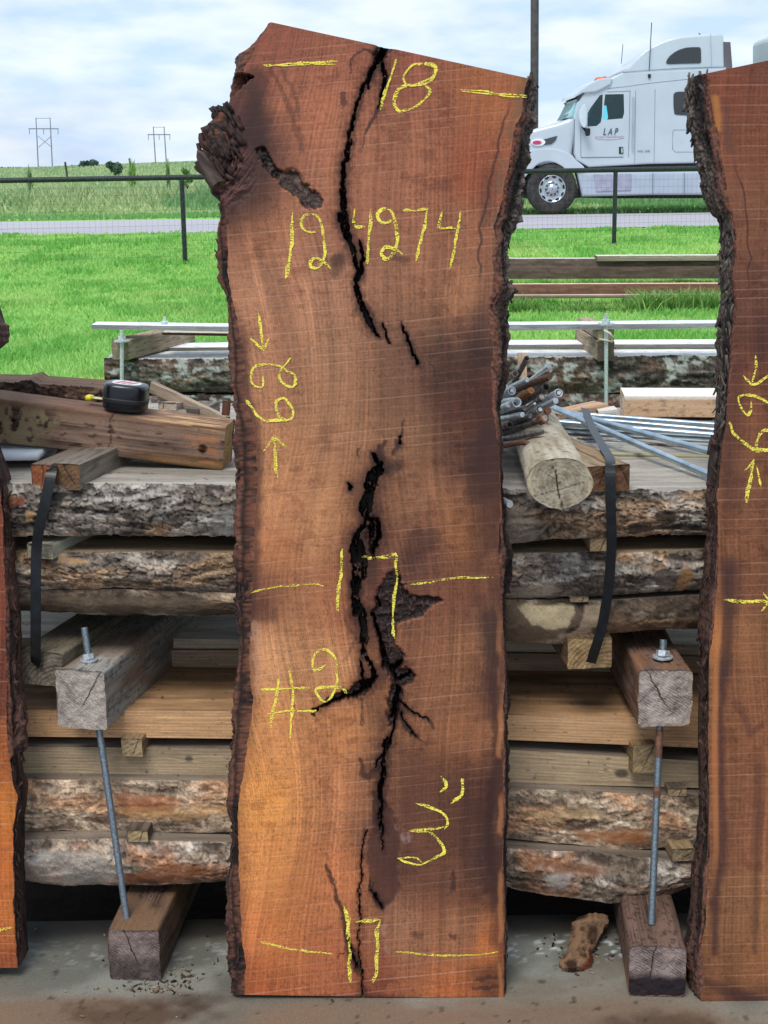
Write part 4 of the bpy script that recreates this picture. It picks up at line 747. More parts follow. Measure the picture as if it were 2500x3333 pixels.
layer('bark_edged_board', 'flaky grey brown middle log slice of the strapped upper bundle', 'rough board', [(-330,1795),(50,1792),(760,1796),(1650,1800),(2290,1788),(2830,1780)], [(-330,1920),(50,1918),(350,1914),(760,1926),(1650,1946),(1900,1945),(2290,1920),(2830,1910)], 2.395, .55,
      patched(style_bark([(116,100,86),(158,148,134),(30,24,24),(146,112,76)], 1.0, .95, 0, 1.0, 370, .2), 2.395, [([(1650,1900),(1800,1890),(1830,1920),(1760,1940),(1650,1945)], (150,134,116), .7, 3, 21),
        ([(2125,1850),(2180,1845),(2205,1870),(2190,1905),(2140,1910),(2118,1880)], (84,74,68), .8, 2, 24), ([(2205,1870),(2225,1830),(2260,1860),(2230,1915),(2200,1918)], (158,116,76), .7, 3, 27), ([(190,1805),(290,1820),(300,1835),(200,1830)], (170,136,100), .8, 3, 30)]), style_plank([(150,128,100),(110,92,74),(66,54,44)], 371), group=SG, bulge=.014, ragged=.005, seedx=6)
layer('bark_edged_board', 'topmost flaky grey log slice of the strapped upper bundle with a weathered grey top', 'rough board', [(-330,1572),(50,1574),(760,1576),(1650,1592),(2290,1594),(2830,1596)], [(-330,1742),(50,1742),(400,1738),(760,1744),(1640,1772),(1800,1752),(2050,1744),(2290,1738),(2830,1735)], 2.385, .86,
      patched(style_bark([(112,100,88),(166,158,146),(30,26,26),(138,106,74)], 1.0, 1.0, 0, 1.15, 380, .1), 2.385, [([(0,1600),(75,1610),(80,1640),(0,1650)], (122,66,42), .8, 3, 41), ([(690,1660),(800,1650),(800,1745),(700,1735)], (170,166,160), .6, 4, 44),
        ([(88,1655),(118,1660),(112,1690),(92,1695)], (176,140,96), .85, 2, 47), ([(140,1600),(230,1600),(200,1640),(150,1640)], (24,19,18), .8, 3, 50), ([(1640,1640),(1700,1650),(1760,1700),(1740,1760),(1640,1768)], (134,122,108), .7, 3, 53), ([(2120,1650),(2200,1655),(2190,1700),(2130,1690)], (36,30,28), .8, 3, 56)]), style_plank([(150,144,134),(116,108,98),(80,72,64)], 381), group=SG, bulge=.018, ragged=.006, seedx=7)

# ---------------- square timbers, stickers
def endgrain(base, dark, seed, mode='saw', mould=0):
    def fn(X, Z, e):
        if mode == 'saw': g = .5 + .5 * np.sin((X * .55 + Z * .83) * 1500 + 6 * fbm(X * 90, Z * 90, 2, seed))
        else: g = .5 + .5 * np.sin(np.hypot(X - .03, Z + .05) * 900 + 3 * fbm(X * 40, Z * 40, 2, seed))
        n = fbm(X * 55, Z * 55, 4, seed + 1); c = mixc(lin(base), lin(dark), np.clip(g * .55 + (n - .5) * 1.3, 0, 1)); c = c * (.7 + .6 * fbm(X * 500, Z * 500, 2, seed + 2))[..., None]
        ang = ((seed * 37) % 100) / 100 * 1.6 - .8; ck = np.abs(X * math.cos(ang) + Z * math.sin(ang) + .010 * (fbm(Z * 45, X * 30, 3, seed + 3) - .5) - ((seed * 13) % 17 - 8) * .0014) ; c = mixc(c, lin((24, 18, 16)), (1 - ss(.0006, .0016, ck)) * ss(-.03, .0, Z) * .85)
        if mould: c = mixc(c, lin((40, 32, 36)), ss(.0, -.018, Z + .02 * (fbm(X * 40, Z * 40, 3, seed + 6) - .5) + .0) * mould)
        return c
    return fn
def sidegrain(base, dark, seed, sc=1.0, tint=None):
    def fn(l, a, X, Z):
        g = fbm(l * 9, a * 520 * sc, 3, seed); n = fbm(l * 11, a * 34, 4, seed + 1); c = mixc(lin(base), lin(dark), np.clip(.25 + (g - .5) * 1.5 + (n - .5) * 1.1, 0, 1))
        sp_ = ss(.62, .74, fbm(l * 120, a * 190, 3, seed + 2)); c = mixc(c, lin(dark) * .4, sp_ * .6)
        if tint is not None: c = mixc(c, lin(tint), ss(.5, .66, fbm(l * 7 + 3, a * 16, 3, seed + 4)) * .7)
        return c
    return fn
def timber(name, label, cat, A, B, w, h, side, cap, amp=.0016, r=.005, seed=0, group=None, capcut=.004, ds=.005, n=64, parent=None, mat=None, up=(0, 0, 1)):
    V, F, C = join(prism_mesh(A, B, rrect(w, h, r, n), ds, amp, (9, 55), side, cap, seed, capcut=capcut, ncap=(46 if n > 30 else 14), up=up))
    o = vmesh(name, V, F, mat or vcmat('timber', .85, .5, (260, 260, 420), .22, .2, dist=.0014), C, parent); 
    return tag(o, label, cat, group) if parent is None else o
def along(px, py, Y, dz0, Yb, pxb, z=None):
    a = PY(px, py, Y); b = PY(pxb, 1000, Yb); z = a[2] if z is None else z; return np.array([a[0], Y, z]), np.array([b[0], Yb, z])
def zc(px, py, Y): return PY(px, py, Y)
GB = 'square timbers clamping the stack'
# floor timbers
A = zc(437, 3112, 2.235); A[2] = .047; timber('square_timber', 'short weathered timber with a split grey end on the concrete, under the slanting threaded rod', 'timber', A, A + np.array([.06, .75, 0]), .086, .092,
    sidegrain((108,86,72),(40,31,27),401,1,(124,94,70)), endgrain((128,112,106),(60,50,48),402,mould=.6), .003, .006, 403, GB)
A = zc(2140, 3150, 2.165); A[2] = .046; timber('square_timber', 'floor timber with a dark mouldy lower end, under the upright threaded rod', 'timber', A, A + np.array([.06, .85, 0]), .091, .088,
    sidegrain((118,92,80),(50,40,36),411,1,(134,92,64)), endgrain((142,126,120),(74,60,60),412,mould=1.0), .0028, .010, 413, GB)
# upper timbers resting on the thick plank
z4 = zy(2313, 2.40) - .001
A = zc(262, 2262, 2.335); A[2] = z4 + .052; timber('square_timber', 'big grey timber with a cracked pale end poking out above the slanting threaded rod', 'timber', A, A + np.array([.19, .85, 0.004]), .088, .104,
    sidegrain((158,154,146),(92,88,84),421,1,(130,108,88)), endgrain((172,160,150),(112,100,94),422), .0026, .006, 423, GB)
A = zc(2165, 2296, 2.31); A[2] = z4 + .050; timber('square_timber', 'brown timber with a diagonally sawn grey end poking out above the upright threaded rod', 'timber', A, A + np.array([-.01, .85, 0.004]), .089, .100,
    sidegrain((124,96,80),(54,42,36),431,1,(140,98,70)), endgrain((176,162,152),(96,84,80),432), .0028, .008, 433, GB)
# sticker blocks under the upper bundle
A = zc(132, 2105, 2.36); zt = zy(2000, 2.40)
timber('wood_block', 'mossy grey block wedged below the strapped bundle beside the big grey timber', 'wood block', np.array([A[0], 2.355, z4 + .10]), np.array([A[0] + .17, 3.0, z4 + .10]), .080, .060, sidegrain((116,106,88),(66,58,50),441), endgrain((112,102,88),(56,48,42),442,'ring'), .002, .006, 443, 'spacer blocks')
A = zc(1920, 2125, 2.37)
timber('wood_block', 'tan block with curved growth lines, crossed by the lower end of a strap', 'wood block', np.array([A[0], 2.37, A[2]]), np.array([A[0] - .06, 3.0, A[2]]), .076, .055, sidegrain((128,104,78),(72,58,46),446), endgrain((170,142,102),(104,78,52),447,'ring'), .001, .004, 448, 'spacer blocks')
def sticker(label, x0, x1, y0, y1, Y, dx, L, side, cap, seed, grp='thin stickers between the boards'):
    a = PY(x0, (y0 + y1) / 2, Y); b = PY(x1, (y0 + y1) / 2, Y); c = (a + b) / 2; h = PY(x0, y0, Y)[2] - PY(x0, y1, Y)[2]
    return timber('sticker', label, 'wood strip', c, c + np.array([dx, L, 0]), b[0] - a[0], h, side, cap, .0006, .002, seed, grp, n=12, ds=.02)
sgT = sidegrain((160,136,104),(112,90,66),451); egT = endgrain((168,146,112),(120,98,72),452,'ring')
sticker('small sticker on the straight brown plank beside the slanting rod', 394, 464, 2404, 2462, 2.375, .04, .4, sgT, egT, 453)
sticker('sticker between the two lowest log slices, beside the slanting rod', 412, 482, 2703, 2742, 2.335, .03, .4, sidegrain((110,98,84),(70,60,50),455), egT, 456)
sticker('pale chamfered sticker pressed by the black strap, on the flaky middle log slice', 82, 178, 1770, 1818, 2.375, .16, .5, sidegrain((176,172,150),(128,122,104),458), endgrain((150,142,124),(110,100,86),459,'ring'), 460)
sticker('square sticker behind the black strap, under the topmost log slice', 1920, 1980, 1753, 1795, 2.38, -.02, .5, sgT, egT, 462)
sticker('thin grey sticker over the pale bark flap of the strapped bundle', 1855, 1916, 1944, 1960, 2.385, 0, .4, sidegrain((130,118,102),(90,80,70),464), egT, 465)
sticker('sticker touching the rusty part of the upright rod, on the straight brown plank', 2058, 2138, 2424, 2516, 2.375, -.04, .4, sidegrain((150,124,90),(100,80,56),467), egT, 468)
sticker('grey sticker under the straight brown plank, beyond the upright rod', 2172, 2236, 2566, 2592, 2.37, 0, .4, sidegrain((120,108,94),(84,74,64),470), egT, 471)
sticker('pale end of a sticker beyond the upright rod, between the two lowest log slices', 2188, 2262, 2762, 2802, 2.335, -.03, .4, sgT, endgrain((150,132,106),(104,86,64),473,'ring'), 474)
# strips on top of the upper bundle, under the straps
def strip(label, x0, x1, y0, y1, Y, dx, L, side, cap, seed):
    return sticker(label, x0, x1, y0, y1, Y, dx, L, side, cap, seed, 'strips under the steel straps')
strip('narrow orange ended strip under the leaning brown beam, nearest the photo edge', 100, 166, 1512, 1594, 2.375, .16, .62, sidegrain((118,104,92),(78,68,60),481), endgrain((140,84,54),(92,56,40),482,'ring'), 483)
strip('wide grey strip with a mottled end under the leaning brown beam', 172, 264, 1510, 1594, 2.375, .16, .66, sidegrain((132,122,110),(82,74,66),485), endgrain((118,88,62),(70,56,46),486,'ring'), 487)
strip('brown ended strip between the cracked round post and the strap', 1905, 1984, 1518, 1598, 2.37, -.09, .55, sidegrain((160,140,112),(112,94,74),489), endgrain((112,82,60),(66,48,38),490,'ring'), 491)
strip('brown ended strip beyond the strap that passes the round post', 1990, 2052, 1512, 1598, 2.368, -.16, .62, sidegrain((150,126,98),(96,80,64),493), endgrain((104,74,54),(62,44,36),494,'ring'), 495)
# ---------------- threaded rods, nuts
steel = pmat('zinc_steel', lin((170,176,184)), .45, .5, .2, 120, .15, col2=lin((214,218,220)))
rust = pmat('rusty_steel', lin((134,92,72)), .75, .4, .3, 160, .5, col2=lin((92,70,60)))
dark_steel = pmat('dark_steel', lin((84,80,78)), .5, .6, .3, 90, .4, col2=lin((140,132,126)))
brown_steel = pmat('brown_steel', lin((140,124,114)), .55, .5, .3, 120, .4, col2=lin((176,164,154)))
def hexnut(name, c, ax, r, h, mat, parent):
    ax = np.array(ax) / np.linalg.norm(ax); s = np.cross(ax, [1, .2, 0]); s /= np.linalg.norm(s); u = np.cross(ax, s); V = []
    for q, k in ((-.5, .88), (-.35, 1), (.35, 1), (.5, .88)):
        for i in range(6): a = i * math.pi / 3; V.append(c + ax * h * q + (s * math.cos(a) + u * math.sin(a)) * r * k)
    V = np.array(V); F = gridF(4, 6, closed=True).tolist() + [[5, 4, 3, 2, 1, 0], [18, 19, 20, 21, 22, 23]]
    return vmesh(name, V, F, mat, None, parent, smooth=False)
def washer(name, c, r, h, mat, parent):
    V, F, C = join(tube_path(np.array([c - [0, 0, h / 2], c + [0, 0, h / 2]]), r, 24)); return vmesh(name, V, F, mat, None, parent)
def rod(label, p0, p1, r, mat, nuts, rustspans=(), group='threaded clamp rods'):
    t = thing('threaded_rod', p0, label, 'threaded rod', group); p0 = np.array(p0); p1 = np.array(p1); L = np.linalg.norm(p1 - p0); n = int(L / .0022)
    k = np.linspace(0, 1, n); P = p0 + (p1 - p0) * k[:, None]; rr = r * (1 + .05 * (np.arange(n) % 2))
    V, F, C = join(tube_path(P, rr, 14)); vmesh('shaft', V, F, mat, None, t)
    for a, b in rustspans:
        q = np.linspace(a, b, 12); V, F, C = join(tube_path(p0 + (p1 - p0) * q[:, None], r * 1.07, 14, False)); vmesh('rust_band', V, F, rust, None, t)
    for q, rr_, h in nuts: hexnut('nut', p0 + (p1 - p0) * q, p1 - p0, rr_, h, steel, t); washer('washer', p0 + (p1 - p0) * (q - h / L * .6), rr_ * 1.5, .002, steel, t)
    return t
tk = pmat('dull_zinc', lin((108,120,130)), .5, .75, .2, 260, .25, col2=lin((140,150,158)))
a = PY(416, 3020, 2.275); a[2] = .082; b = PY(322, 2368, 2.352); d = (b - a) / (b[2] - a[2]); top = a + d * (z4 + .16 - a[2])
rod('grey threaded rod slanting from the split floor timber up through the big grey timber', a, top, .0056, tk, [((z4 + .112 - a[2]) / (top[2] - a[2]), .0098, .009)])
a = PY(2120, 3014, 2.235); a[2] = .092; b = PY(2146, 2395, 2.322); d = (b - a) / (b[2] - a[2]); top = a + d * (z4 + .134 - a[2]); Lz = top[2] - a[2]
rod('upright threaded rod with rusty stretches between the mouldy floor timber and the diagonally sawn one', a, top, .0058, tk, [((z4 + .112 - a[2]) / Lz, .0115, .010)], [((.40 - .045 - a[2]) / Lz, (.40 - a[2]) / Lz), ((.292 - a[2]) / Lz, (.310 - a[2]) / Lz)])
# ---------------- steel straps
strapm = pmat('strap_steel', lin((6,7,9)), .4, .0, .5, 60, .2, spec=.4, col2=lin((24,27,36)), thr=(.45, .75))
def strap(label, P, w=.0175, t=.0011):
    P = np.array(P); Q = []
    for i in range(3): Q.append(np.interp(np.linspace(0, len(P) - 1, 90), np.arange(len(P)), P[:, i]))
    Q = np.stack(Q, -1); k = np.ones(7) / 7; Q2 = np.stack([np.convolve(np.pad(Q[:, i], 3, 'edge'), k, 'valid') for i in range(3)], -1)
    T = np.gradient(Q2, axis=0); T /= np.linalg.norm(T, axis=1)[:, None]; s = np.cross(T, [0, -1, 0.35]); s /= np.linalg.norm(s, axis=1)[:, None] + 1e-9; nrm = np.cross(s, T)
    tw = .0004 * np.sin(np.arange(len(Q2)) * .9)[:, None]
    V = np.stack([Q2 - s * w / 2, Q2 + s * w / 2, Q2 + s * w / 2 - nrm * t + tw, Q2 - s * w / 2 - nrm * t], 1)
    o = vmesh('steel_strap', V, gridF(len(Q2), 4, closed=True).tolist() + [[0, 1, 2, 3], [len(Q2) * 4 - 1, len(Q2) * 4 - 2, len(Q2) * 4 - 3, len(Q2) * 4 - 4]], strapm, smooth=False)
    return tag(o, label, 'metal strap', 'steel straps round the upper bundle')
def atop(px, py, Y, dz=0): p = PY(px, py, Y); p[2] += dz; return p
zs = zy(1512, 2.375) + .0025
strap('black strap hanging from under the leaning brown beam past the pale sticker', [[atop(290,1400,3.0)[0], 3.0, zs], [atop(232,1400,2.7)[0], 2.7, zs], [atop(172,1500,2.40)[0], 2.40, zs], PY(168,1530,2.362), PY(150,1620,2.352), PY(128,1712,2.35), PY(118,1782,2.352), PY(116,1900,2.345), PY(116,2050,2.340), PY(116,2150,2.345), PY(112,2165,2.36)])
zs = zy(1515, 2.37) + .003
strap('black strap beside the cracked round post, bending down to the tan block', [[atop(1900,1400,2.95)[0], 2.95, zs - .002], [atop(1925,1440,2.70)[0], 2.70, zs - .002], [atop(1962,1480,2.50)[0], 2.50, zs], [atop(1985,1500,2.40)[0], 2.39, zs], PY(1986,1525,2.350), PY(1988,1640,2.345), PY(1992,1750,2.345), PY(1986,1860,2.345), PY(1978,1940,2.345), PY(1958,2050,2.345), PY(1935,2120,2.350), PY(1922,2162,2.358)], .0165)
# ---------------- leaning brown beam with tape measure
BA_, BB_ = PY(-330, 1326, 2.56), PY(737, 1461, 2.50); Bl_ = np.linalg.norm(BB_ - BA_)
def beamcol(l, a, X, Z):
    g = fbm(l * 7, a * 420, 3, 501); n = fbm(l * 9, a * 30, 4, 502); c = mixc(lin((134, 108, 92)), lin((54, 42, 38)), np.clip(.4 + (g - .5) * 1.2 + (n - .5) * 2.2, 0, 1)); c = mixc(c, lin((28, 20, 20)), ss(.66, .76, fbm(l * 60, a * 130, 3, 508)) * .7)
    K = Bl_ / 1067.0; pxl = l / K - 330
    c = mixc(c, lin((150, 132, 100)), ss(270, 150, pxl + 60 * (Z < 0)) * ss(.38, .5, fbm(l * 70, a * 60, 3, 503)) * .8)
    tp = ss(.020, .034, Z); c = mixc(c, lin((116, 88, 72)) * (.55 + .9 * fbm(l * 14, a * 520, 3, 504))[..., None], tp * .85)
    c = mixc(c, lin((196, 158, 118)), tp * ss(420, 560, pxl) * ss(.45, .7, fbm(l * 20, a * 400, 3, 505)) * .9)
    c = mixc(c, lin((130, 98, 64)), ss(-.012, -.034, Z) * ss(380, 560, pxl) * .75)
    wh = (1 - ss(.0006, .0018, np.abs(l - 702 * K + .01 * (fbm(a * 60, l * 0, 3, 506) - .5)))); c = mixc(c, lin((30, 20, 20)), wh * .8)
    for hl, hz, hr in ((385 * K, .003, .0052), (1000 * K, -.004, .0092)): c = mixc(c, lin((8, 6, 6)), ss(hr * 1.15, hr * .8, np.abs(l - hl) + np.abs(Z - hz) * .9 if hr < .006 else np.hypot(l - hl, (Z - hz) * 1.15)) * (np.abs(X) > .03))
    c = mixc(c, lin((168, 110, 66)), ss(925, 950, pxl + 330) * ss(1060, 1035, pxl + 330) * (Z < .022) * (Z > -.03) * ss(.3, .6, fbm(l * 60, a * 90, 2, 507)) * .6)
    return c
BA = PY(-330, 1326, 2.56); BB = PY(737, 1461, 2.50); BA[1] += .039; BB[1] += .039
V, F, C = join(prism_mesh(BA, BB, rrect(.080, .078, .0045, 60), .003, .0022, (7, 70), lambda l, a, X, Z: beamcol(l, a, X, Z), endgrain((176,142,92),(126,96,62),510,'ring'), 511, capcut=.003, ncap=14))
Bl = np.linalg.norm(BB - BA)
tag(vmesh('brown_beam', V, F, vcmat('timber'), C), 'brown rough sawn beam with bored holes lying aslant on the strapped bundle', 'beam', kind='thing')
# bark edged board behind the beam
layer('bark_edged_board', 'dark bark edged board lying just behind the leaning brown beam', 'rough board', [(-330,1236),(60,1244),(90,1236),(100,1234),(120,1248),(330,1262),(420,1290)], [(-330,1400),(420,1420)], 2.70, .10,
      style_bark([(84,62,50),(120,96,80),(36,28,24),(96,70,50)], 1.0, .9, 0, 1, 520), style_plank([(110,84,66),(80,60,48),(50,40,34)], 521), x0=-330, x1=430, bulge=.006)
# tape measure
tp0 = PY(398, 1322, 2.545)
fr_ = (BB - BA) / Bl; upv = np.array([fr_[2] * -fr_[0], 0, 1.0]); upv = np.cross(np.cross(fr_, [0, 0, 1.0]), fr_); upv /= np.linalg.norm(upv)
surf = lambda px: BA + fr_ * (((PY(px, 1400, 2.53)[0]) - BA[0]) / fr_[0]) + upv * .0415
tb = surf(398); tb[1] -= .014
T = thing('tape_measure', tb, 'black tape measure with a yellow hook lying on the leaning brown beam', 'tape measure')
blk = pmat('black_rubber', lin((7,8,11)), .3, 0, .3, 60, .15, spec=.5, col2=lin((16,18,26)), thr=(.4,.7), coat=.15)
def tape_shell(name, outl, z0, z1, rnd, mat, n=5):
    O = np.array(outl); cen = O.mean(0); R = []
    prof = [(z0, .0)] + [(z0 + rnd * (1 - math.cos(a)), math.sin(a)) for a in np.linspace(.5, math.pi / 2, n)] + [(z1 - rnd * (1 - math.sin(a)), math.cos(a)) for a in np.linspace(0, math.pi / 2 - .45, n)][0:] + [(z1, 0)]
    for z, k in prof:
        sc = .0 if k == 0 else 1 - rnd / .036 * (1 - k); R.append(np.column_stack([cen[0] + (O[:, 0] - cen[0]) * max(sc, .02), cen[1] + (O[:, 1] - cen[1]) * max(sc, .02), np.full(len(O), z)]))
    R = np.array(R); s_ = np.cross(upv, fr_); W = tb + fr_ * R[..., :1] + s_ * R[..., 1:2] + upv * R[..., 2:3]
    return vmesh(name, W, gridF(len(R), len(O), closed=True), mat, None, T)
ang = np.linspace(0, 2 * math.pi, 49)[:-1]; O = []
for a in ang:
    x, y = math.cos(a), math.sin(a); k = 1 / (abs(x) ** 3.4 + abs(y) ** 3.4) ** (1 / 3.4); O.append((x * k * .0375, y * k * .033 * (1 - .18 * (x > 0) * abs(x))))
tape_shell('case', O, .0, .047, .007, blk)
tape_shell('bumper', [(x * 1.025, y * 1.03) for x, y in O], .012, .024, .004, pmat('black_grip', lin((10,11,14)), .6, 0, .3, 90, .3))
s_ = np.cross(upv, fr_)
def flatdisc(name, pts2, z, mat, th=.0006):
    W = [tb + fr_ * p[0] + s_ * p[1] + upv * (z + q) for q in (0, th) for p in pts2]; n = len(pts2)
    return vmesh(name, W, [list(range(n))[::-1], list(range(n, 2 * n))] + [[i, (i + 1) % n, n + (i + 1) % n, n + i] for i in range(n)], mat, None, T, smooth=False)
lab = flatdisc('label', [(x * .66, y * .62) for x, y in O], .0468, pmat('white_print', lin((205,205,208)), .4, 0, .05, 20, 0))
for k in range(3): flatdisc('label_stripe', [(-.018 + k * .011, -.012), (-.013 + k * .011, -.012), (-.004 + k * .011, .012), (-.009 + k * .011, .012)], .0474, pmat('red_print', lin((190,30,50)), .4, 0, .1, 20, 0), .0004)
V, F, C = boxmesh((0, 0, 0), (.032, .016, .0012)); W = tb + fr_ * (V[:, :1] - .050) + s_ * (V[:, 1:2] + .012) + upv * (V[:, 2:3] + .012); vmesh('blade', W, F, pmat('tape_blade', lin((196,190,140)), .4, 0, .2, 200, 0), None, T, smooth=False)
V, F, C = boxmesh((0, 0, 0), (.010, .018, .008)); W = tb + fr_ * (V[:, :1] - .068) + s_ * (V[:, 1:2] + .012) + upv * (V[:, 2:3] + .011); vmesh('hook', W, F, pmat('yellow_plastic', lin((224,206,20)), .4, 0, .1, 50, 0), None, T, smooth=False)
# white board lying left of the strips
V, F, C = boxmesh((-.594 - .25, 2.62, zy(1574, 2.385) + .030), (.50, .24, .012)); vw = vmesh('white_board', V, F, pmat('white_paint', lin((214,218,224)), .5, 0, .06, 12, .05), None, smooth=False); tag(vw, 'smooth white board lying flat behind the strapped strips under the brown beam', 'board')
# ---------------- round post
def postcap(X, Z, e): return postcap_(X, Z, e) * .92
def postcap_(X, Z, e):
    r = np.hypot(X, Z); g = .5 + .5 * np.sin(r * 1000 + 3 * fbm(X * 60, Z * 60, 2, 601)); n = fbm(X * 80, Z * 80, 3, 602)
    c = mixc(lin((168,158,138)), lin((112,100,82)), np.clip(g * .35 + (n - .5) * 1.4, 0, 1)); c = mixc(c, lin((196,180,144)), ss(.042, .047, r) * .6)
    sp_ = ss(.62, .72, fbm(X * 260, Z * 260, 2, 603)); c = mixc(c, lin((110,90,62)), sp_ * .6)
    w = .003 * (fbm(Z * 70, X * 8, 3, 604) - .5) * 2
    k1 = (1 - ss(.0007, .0017, np.abs(X * .97 + Z * .20 + w + .0045))); k2 = (1 - ss(.0003, .0010, np.abs(Z * .97 - X * .28 + .010 + w))) * ss(-.048, -.01, X * -1 + .02)
    k3 = (1 - ss(.0003, .0009, np.abs(Z * .8 + X * .6 + .002 + w))) * (X < -.004) * ss(.045, .02, r)
    return mixc(c, lin((26, 20, 14)), np.clip(k1 + k2 * .8 + k3 * .5, 0, 1))
def postside(l, a, X, Z):
    n = fbm(l * 8, a * 60, 4, 611); g = fbm(l * 16, a * 500, 3, 612); c = mixc(lin((184,174,154)), lin((130,116,94)), np.clip(.3 + (n - .5) * 1.4 + (g - .5), 0, 1))
    ck = ridge(l * 5 + 30 * 0, a * 52 + .5 * fbm(l * 9, a * 20, 2, 613), 2, 614); c = mixc(c, lin((44,34,26)), ss(.955, .985, ck) * .85)
    sp_ = ss(.68, .76, fbm(l * 90, a * 150, 3, 615)); return mixc(c, lin((84,66,46)), sp_ * .7)
pa = PY(1822, 1582, 2.235); zsurf = zy(1593, 2.385); pa[2] = zsurf + .040; pbk = PY(1735, 1380, 2.80); pbk[2] = pa[2] + .002
th_ = np.arange(72) / 72 * 2 * math.pi; pr = np.stack([.0500 * np.cos(th_) * (1 + .03 * np.cos(2 * th_ + .6)), .0405 * np.sin(th_) * (1 + .03 * np.sin(3 * th_))], -1)
V, F, C = join(prism_mesh(pa, pbk, pr, .005, .0016, (10, 60), postside, postcap, 620, capcut=.002, ncap=30, taper=lambda t: 1 - .12 * t))
tag(vmesh('round_post', V, F, vcmat('timber'), C), 'pale round wooden post with a cross shaped crack in its sawn end', 'post')
# ---------------- loose clamp rods and bolts left of the post
def C6(x, y): return 1600 + x / 5.53, 1100 + y / 5.53
RODS = [((635,370),(400,800),55,'dark','hollow',2.60,'grey tube standing up highest in the bundle of rods'),((425,640),(60,900),62,'brown','hollow',2.58,'tube with a rusty bore at the top of the rod bundle beside the slab'),
 ((1040,510),(600,860),60,'zinc','plug',2.64,'grey capped rod pointing up at the far side of the bundle'),((1060,585),(620,860),48,'brown','plug',2.61,'thin brownish rod just under the grey capped one'),
 ((1050,700),(500,900),66,'rust','plug',2.58,'rusty brown rod with a flared end'),((640,750),(150,980),54,'zinc','plug',2.54,'bright zinc rod crossing near the slab edge'),
 ((365,950),(60,1080),76,'zinc','bolt',2.50,'round washer end with a bright bolt close to the slab'),((985,880),(700,1060),80,'dark','hollow',2.60,'dark ring shaped tube end in the middle of the bundle'),
 ((715,945),(250,1250),60,'brown','orange',2.54,'rod with an orange rusted tip'),((400,1110),(120,1150),50,'zinc','plug',2.47,'short bright rod end against the slab bark'),
 ((310,1205),(120,1270),56,'zinc','plug',2.46,'bright round cap just below the short bright rod'),((455,1160),(150,1300),86,'zinc','hollow',2.45,'wide bright ring of an open tube'),
 ((1210,990),(900,1180),82,'zinc','bolt',2.60,'ring end holding a bolt farthest from the slab'),((1155,1130),(820,1300),64,'zinc','plug',2.56,'bright rod leading to the long conduits'),
 ((870,1290),(500,1500),80,'dark','bolt',2.50,'dark ring end with a bolt above the round post'),((1025,1310),(700,1450),72,'rust','plug',2.53,'rusty hexagonal head behind the ring end'),
 ((555,1380),(60,1475),54,'zinc','spot',2.46,'speckled pale rod lying almost level near the slab'),((690,1400),(180,1640),52,'dark','plug',2.47,'thin dark rod between the speckled rod and the rusty cap'),
 ((910,1460),(250,1750),92,'dark','rusthex',2.45,'dark rod with a big rusty hexagonal cap over the round post'),((915,1690),(60,1850),54,'dark','plug',2.42,'dark rod reaching out over the round post'),
 ((330,1560),(60,1640),60,'dark','hollow',2.48,'short black tube below the speckled rod'),((600,1260),(150,1400),60,'dark','plug',2.52,'black rod buried in the middle of the bundle'),
 ((890,1080),(560,1330),66,'dark','hex',2.55,'dark hexagonal head in the middle of the bundle'),((780,1180),(500,1420),30,'zinc','plug',2.54,'thin threaded rod in the middle of the bundle')]
MT = {'dark': dark_steel, 'zinc': steel, 'rust': rust, 'brown': brown_steel}
for (e, t_, r, mt, kind, Y, lb) in RODS:
    E = PY(*C6(*e), Y); Tl = PY(*C6(*t_), Y + .10); d = Tl - E; L = np.linalg.norm(d); d /= L; E2 = E + d * max(L * 1.5, .28); E2[2] = max(E2[2], zsurf + .012); R = r / 5.53 * 2.55 / FPX
    if kind in ('plug', 'spot'):
        n = 26; k = np.linspace(0, 1, n)[:, None]; o = tube('loose_rod', E + (E2 - E) * k, R * np.concatenate([[.86], np.ones(n - 1)]), MT[mt]); root = o
        tag(o, lb, 'metal rod', 'loose clamp rods')
    else:
        root = thing('loose_rod', E2, lb, 'metal rod', 'loose clamp rods'); k = np.linspace(0, 1, 20)[:, None]
        if kind == 'orange':
            tube('shaft', E + (E2 - E) * (k * .85 + .15), R, MT[mt], root); tube('rusty_tip', E + (E2 - E) * (k * .17), R * 1.05, pmat('orange_rust', lin((160,104,62)), .8, .2, .3, 200, .4), root)
        elif kind in ('hex', 'rusthex'):
            tube('shaft', E + (E2 - E) * (k * .95 + .05), R * .72, MT[mt], root); hexnut('hex_head', E, E2 - E, R * 1.1, R * 2.0, rust if kind == 'rusthex' else dark_steel, root); tube('head_face', np.array([E - d * R * 1.02, E - d * R * .9]), R * .62, brown_steel, root)
        else:
            ax = E2 - E; ring = []; dd = ax / np.linalg.norm(ax); s_ = np.cross(dd, [0, 0, 1]); s_ /= np.linalg.norm(s_); u_ = np.cross(s_, dd); aa = np.arange(20) / 20 * 2 * math.pi
            for q, rr in ((0, R), (0, R), (1, R), (.0, R), (0, R * .74), (.22, R * .72), (.22, .0005)):
                ring.append(E + ax * q + rr * (np.cos(aa)[:, None] * s_ + np.sin(aa)[:, None] * u_))
            G = np.array([ring[2], ring[0], ring[4], ring[5], ring[6]]); vmesh('shaft', G, gridF(5, 20, closed=True, flip=False), MT[mt], None, root)
            if kind == 'bolt': hexnut('bolt', E + dd * R * .1, ax, R * .55, R * .8, steel, root)
tb_ = [PY(*C6(*p), 2.40 + .01 * i) for i, p in enumerate([(865,2110),(790,2010),(700,1930),(600,1880),(450,1890),(150,1960)])]
tag(tube('bent_rod', np.array(tb_), 52 / 5.53 * 2.4 / FPX, rust), 'rusty bent rod end lying on top of the round post', 'metal rod', 'loose clamp rods')
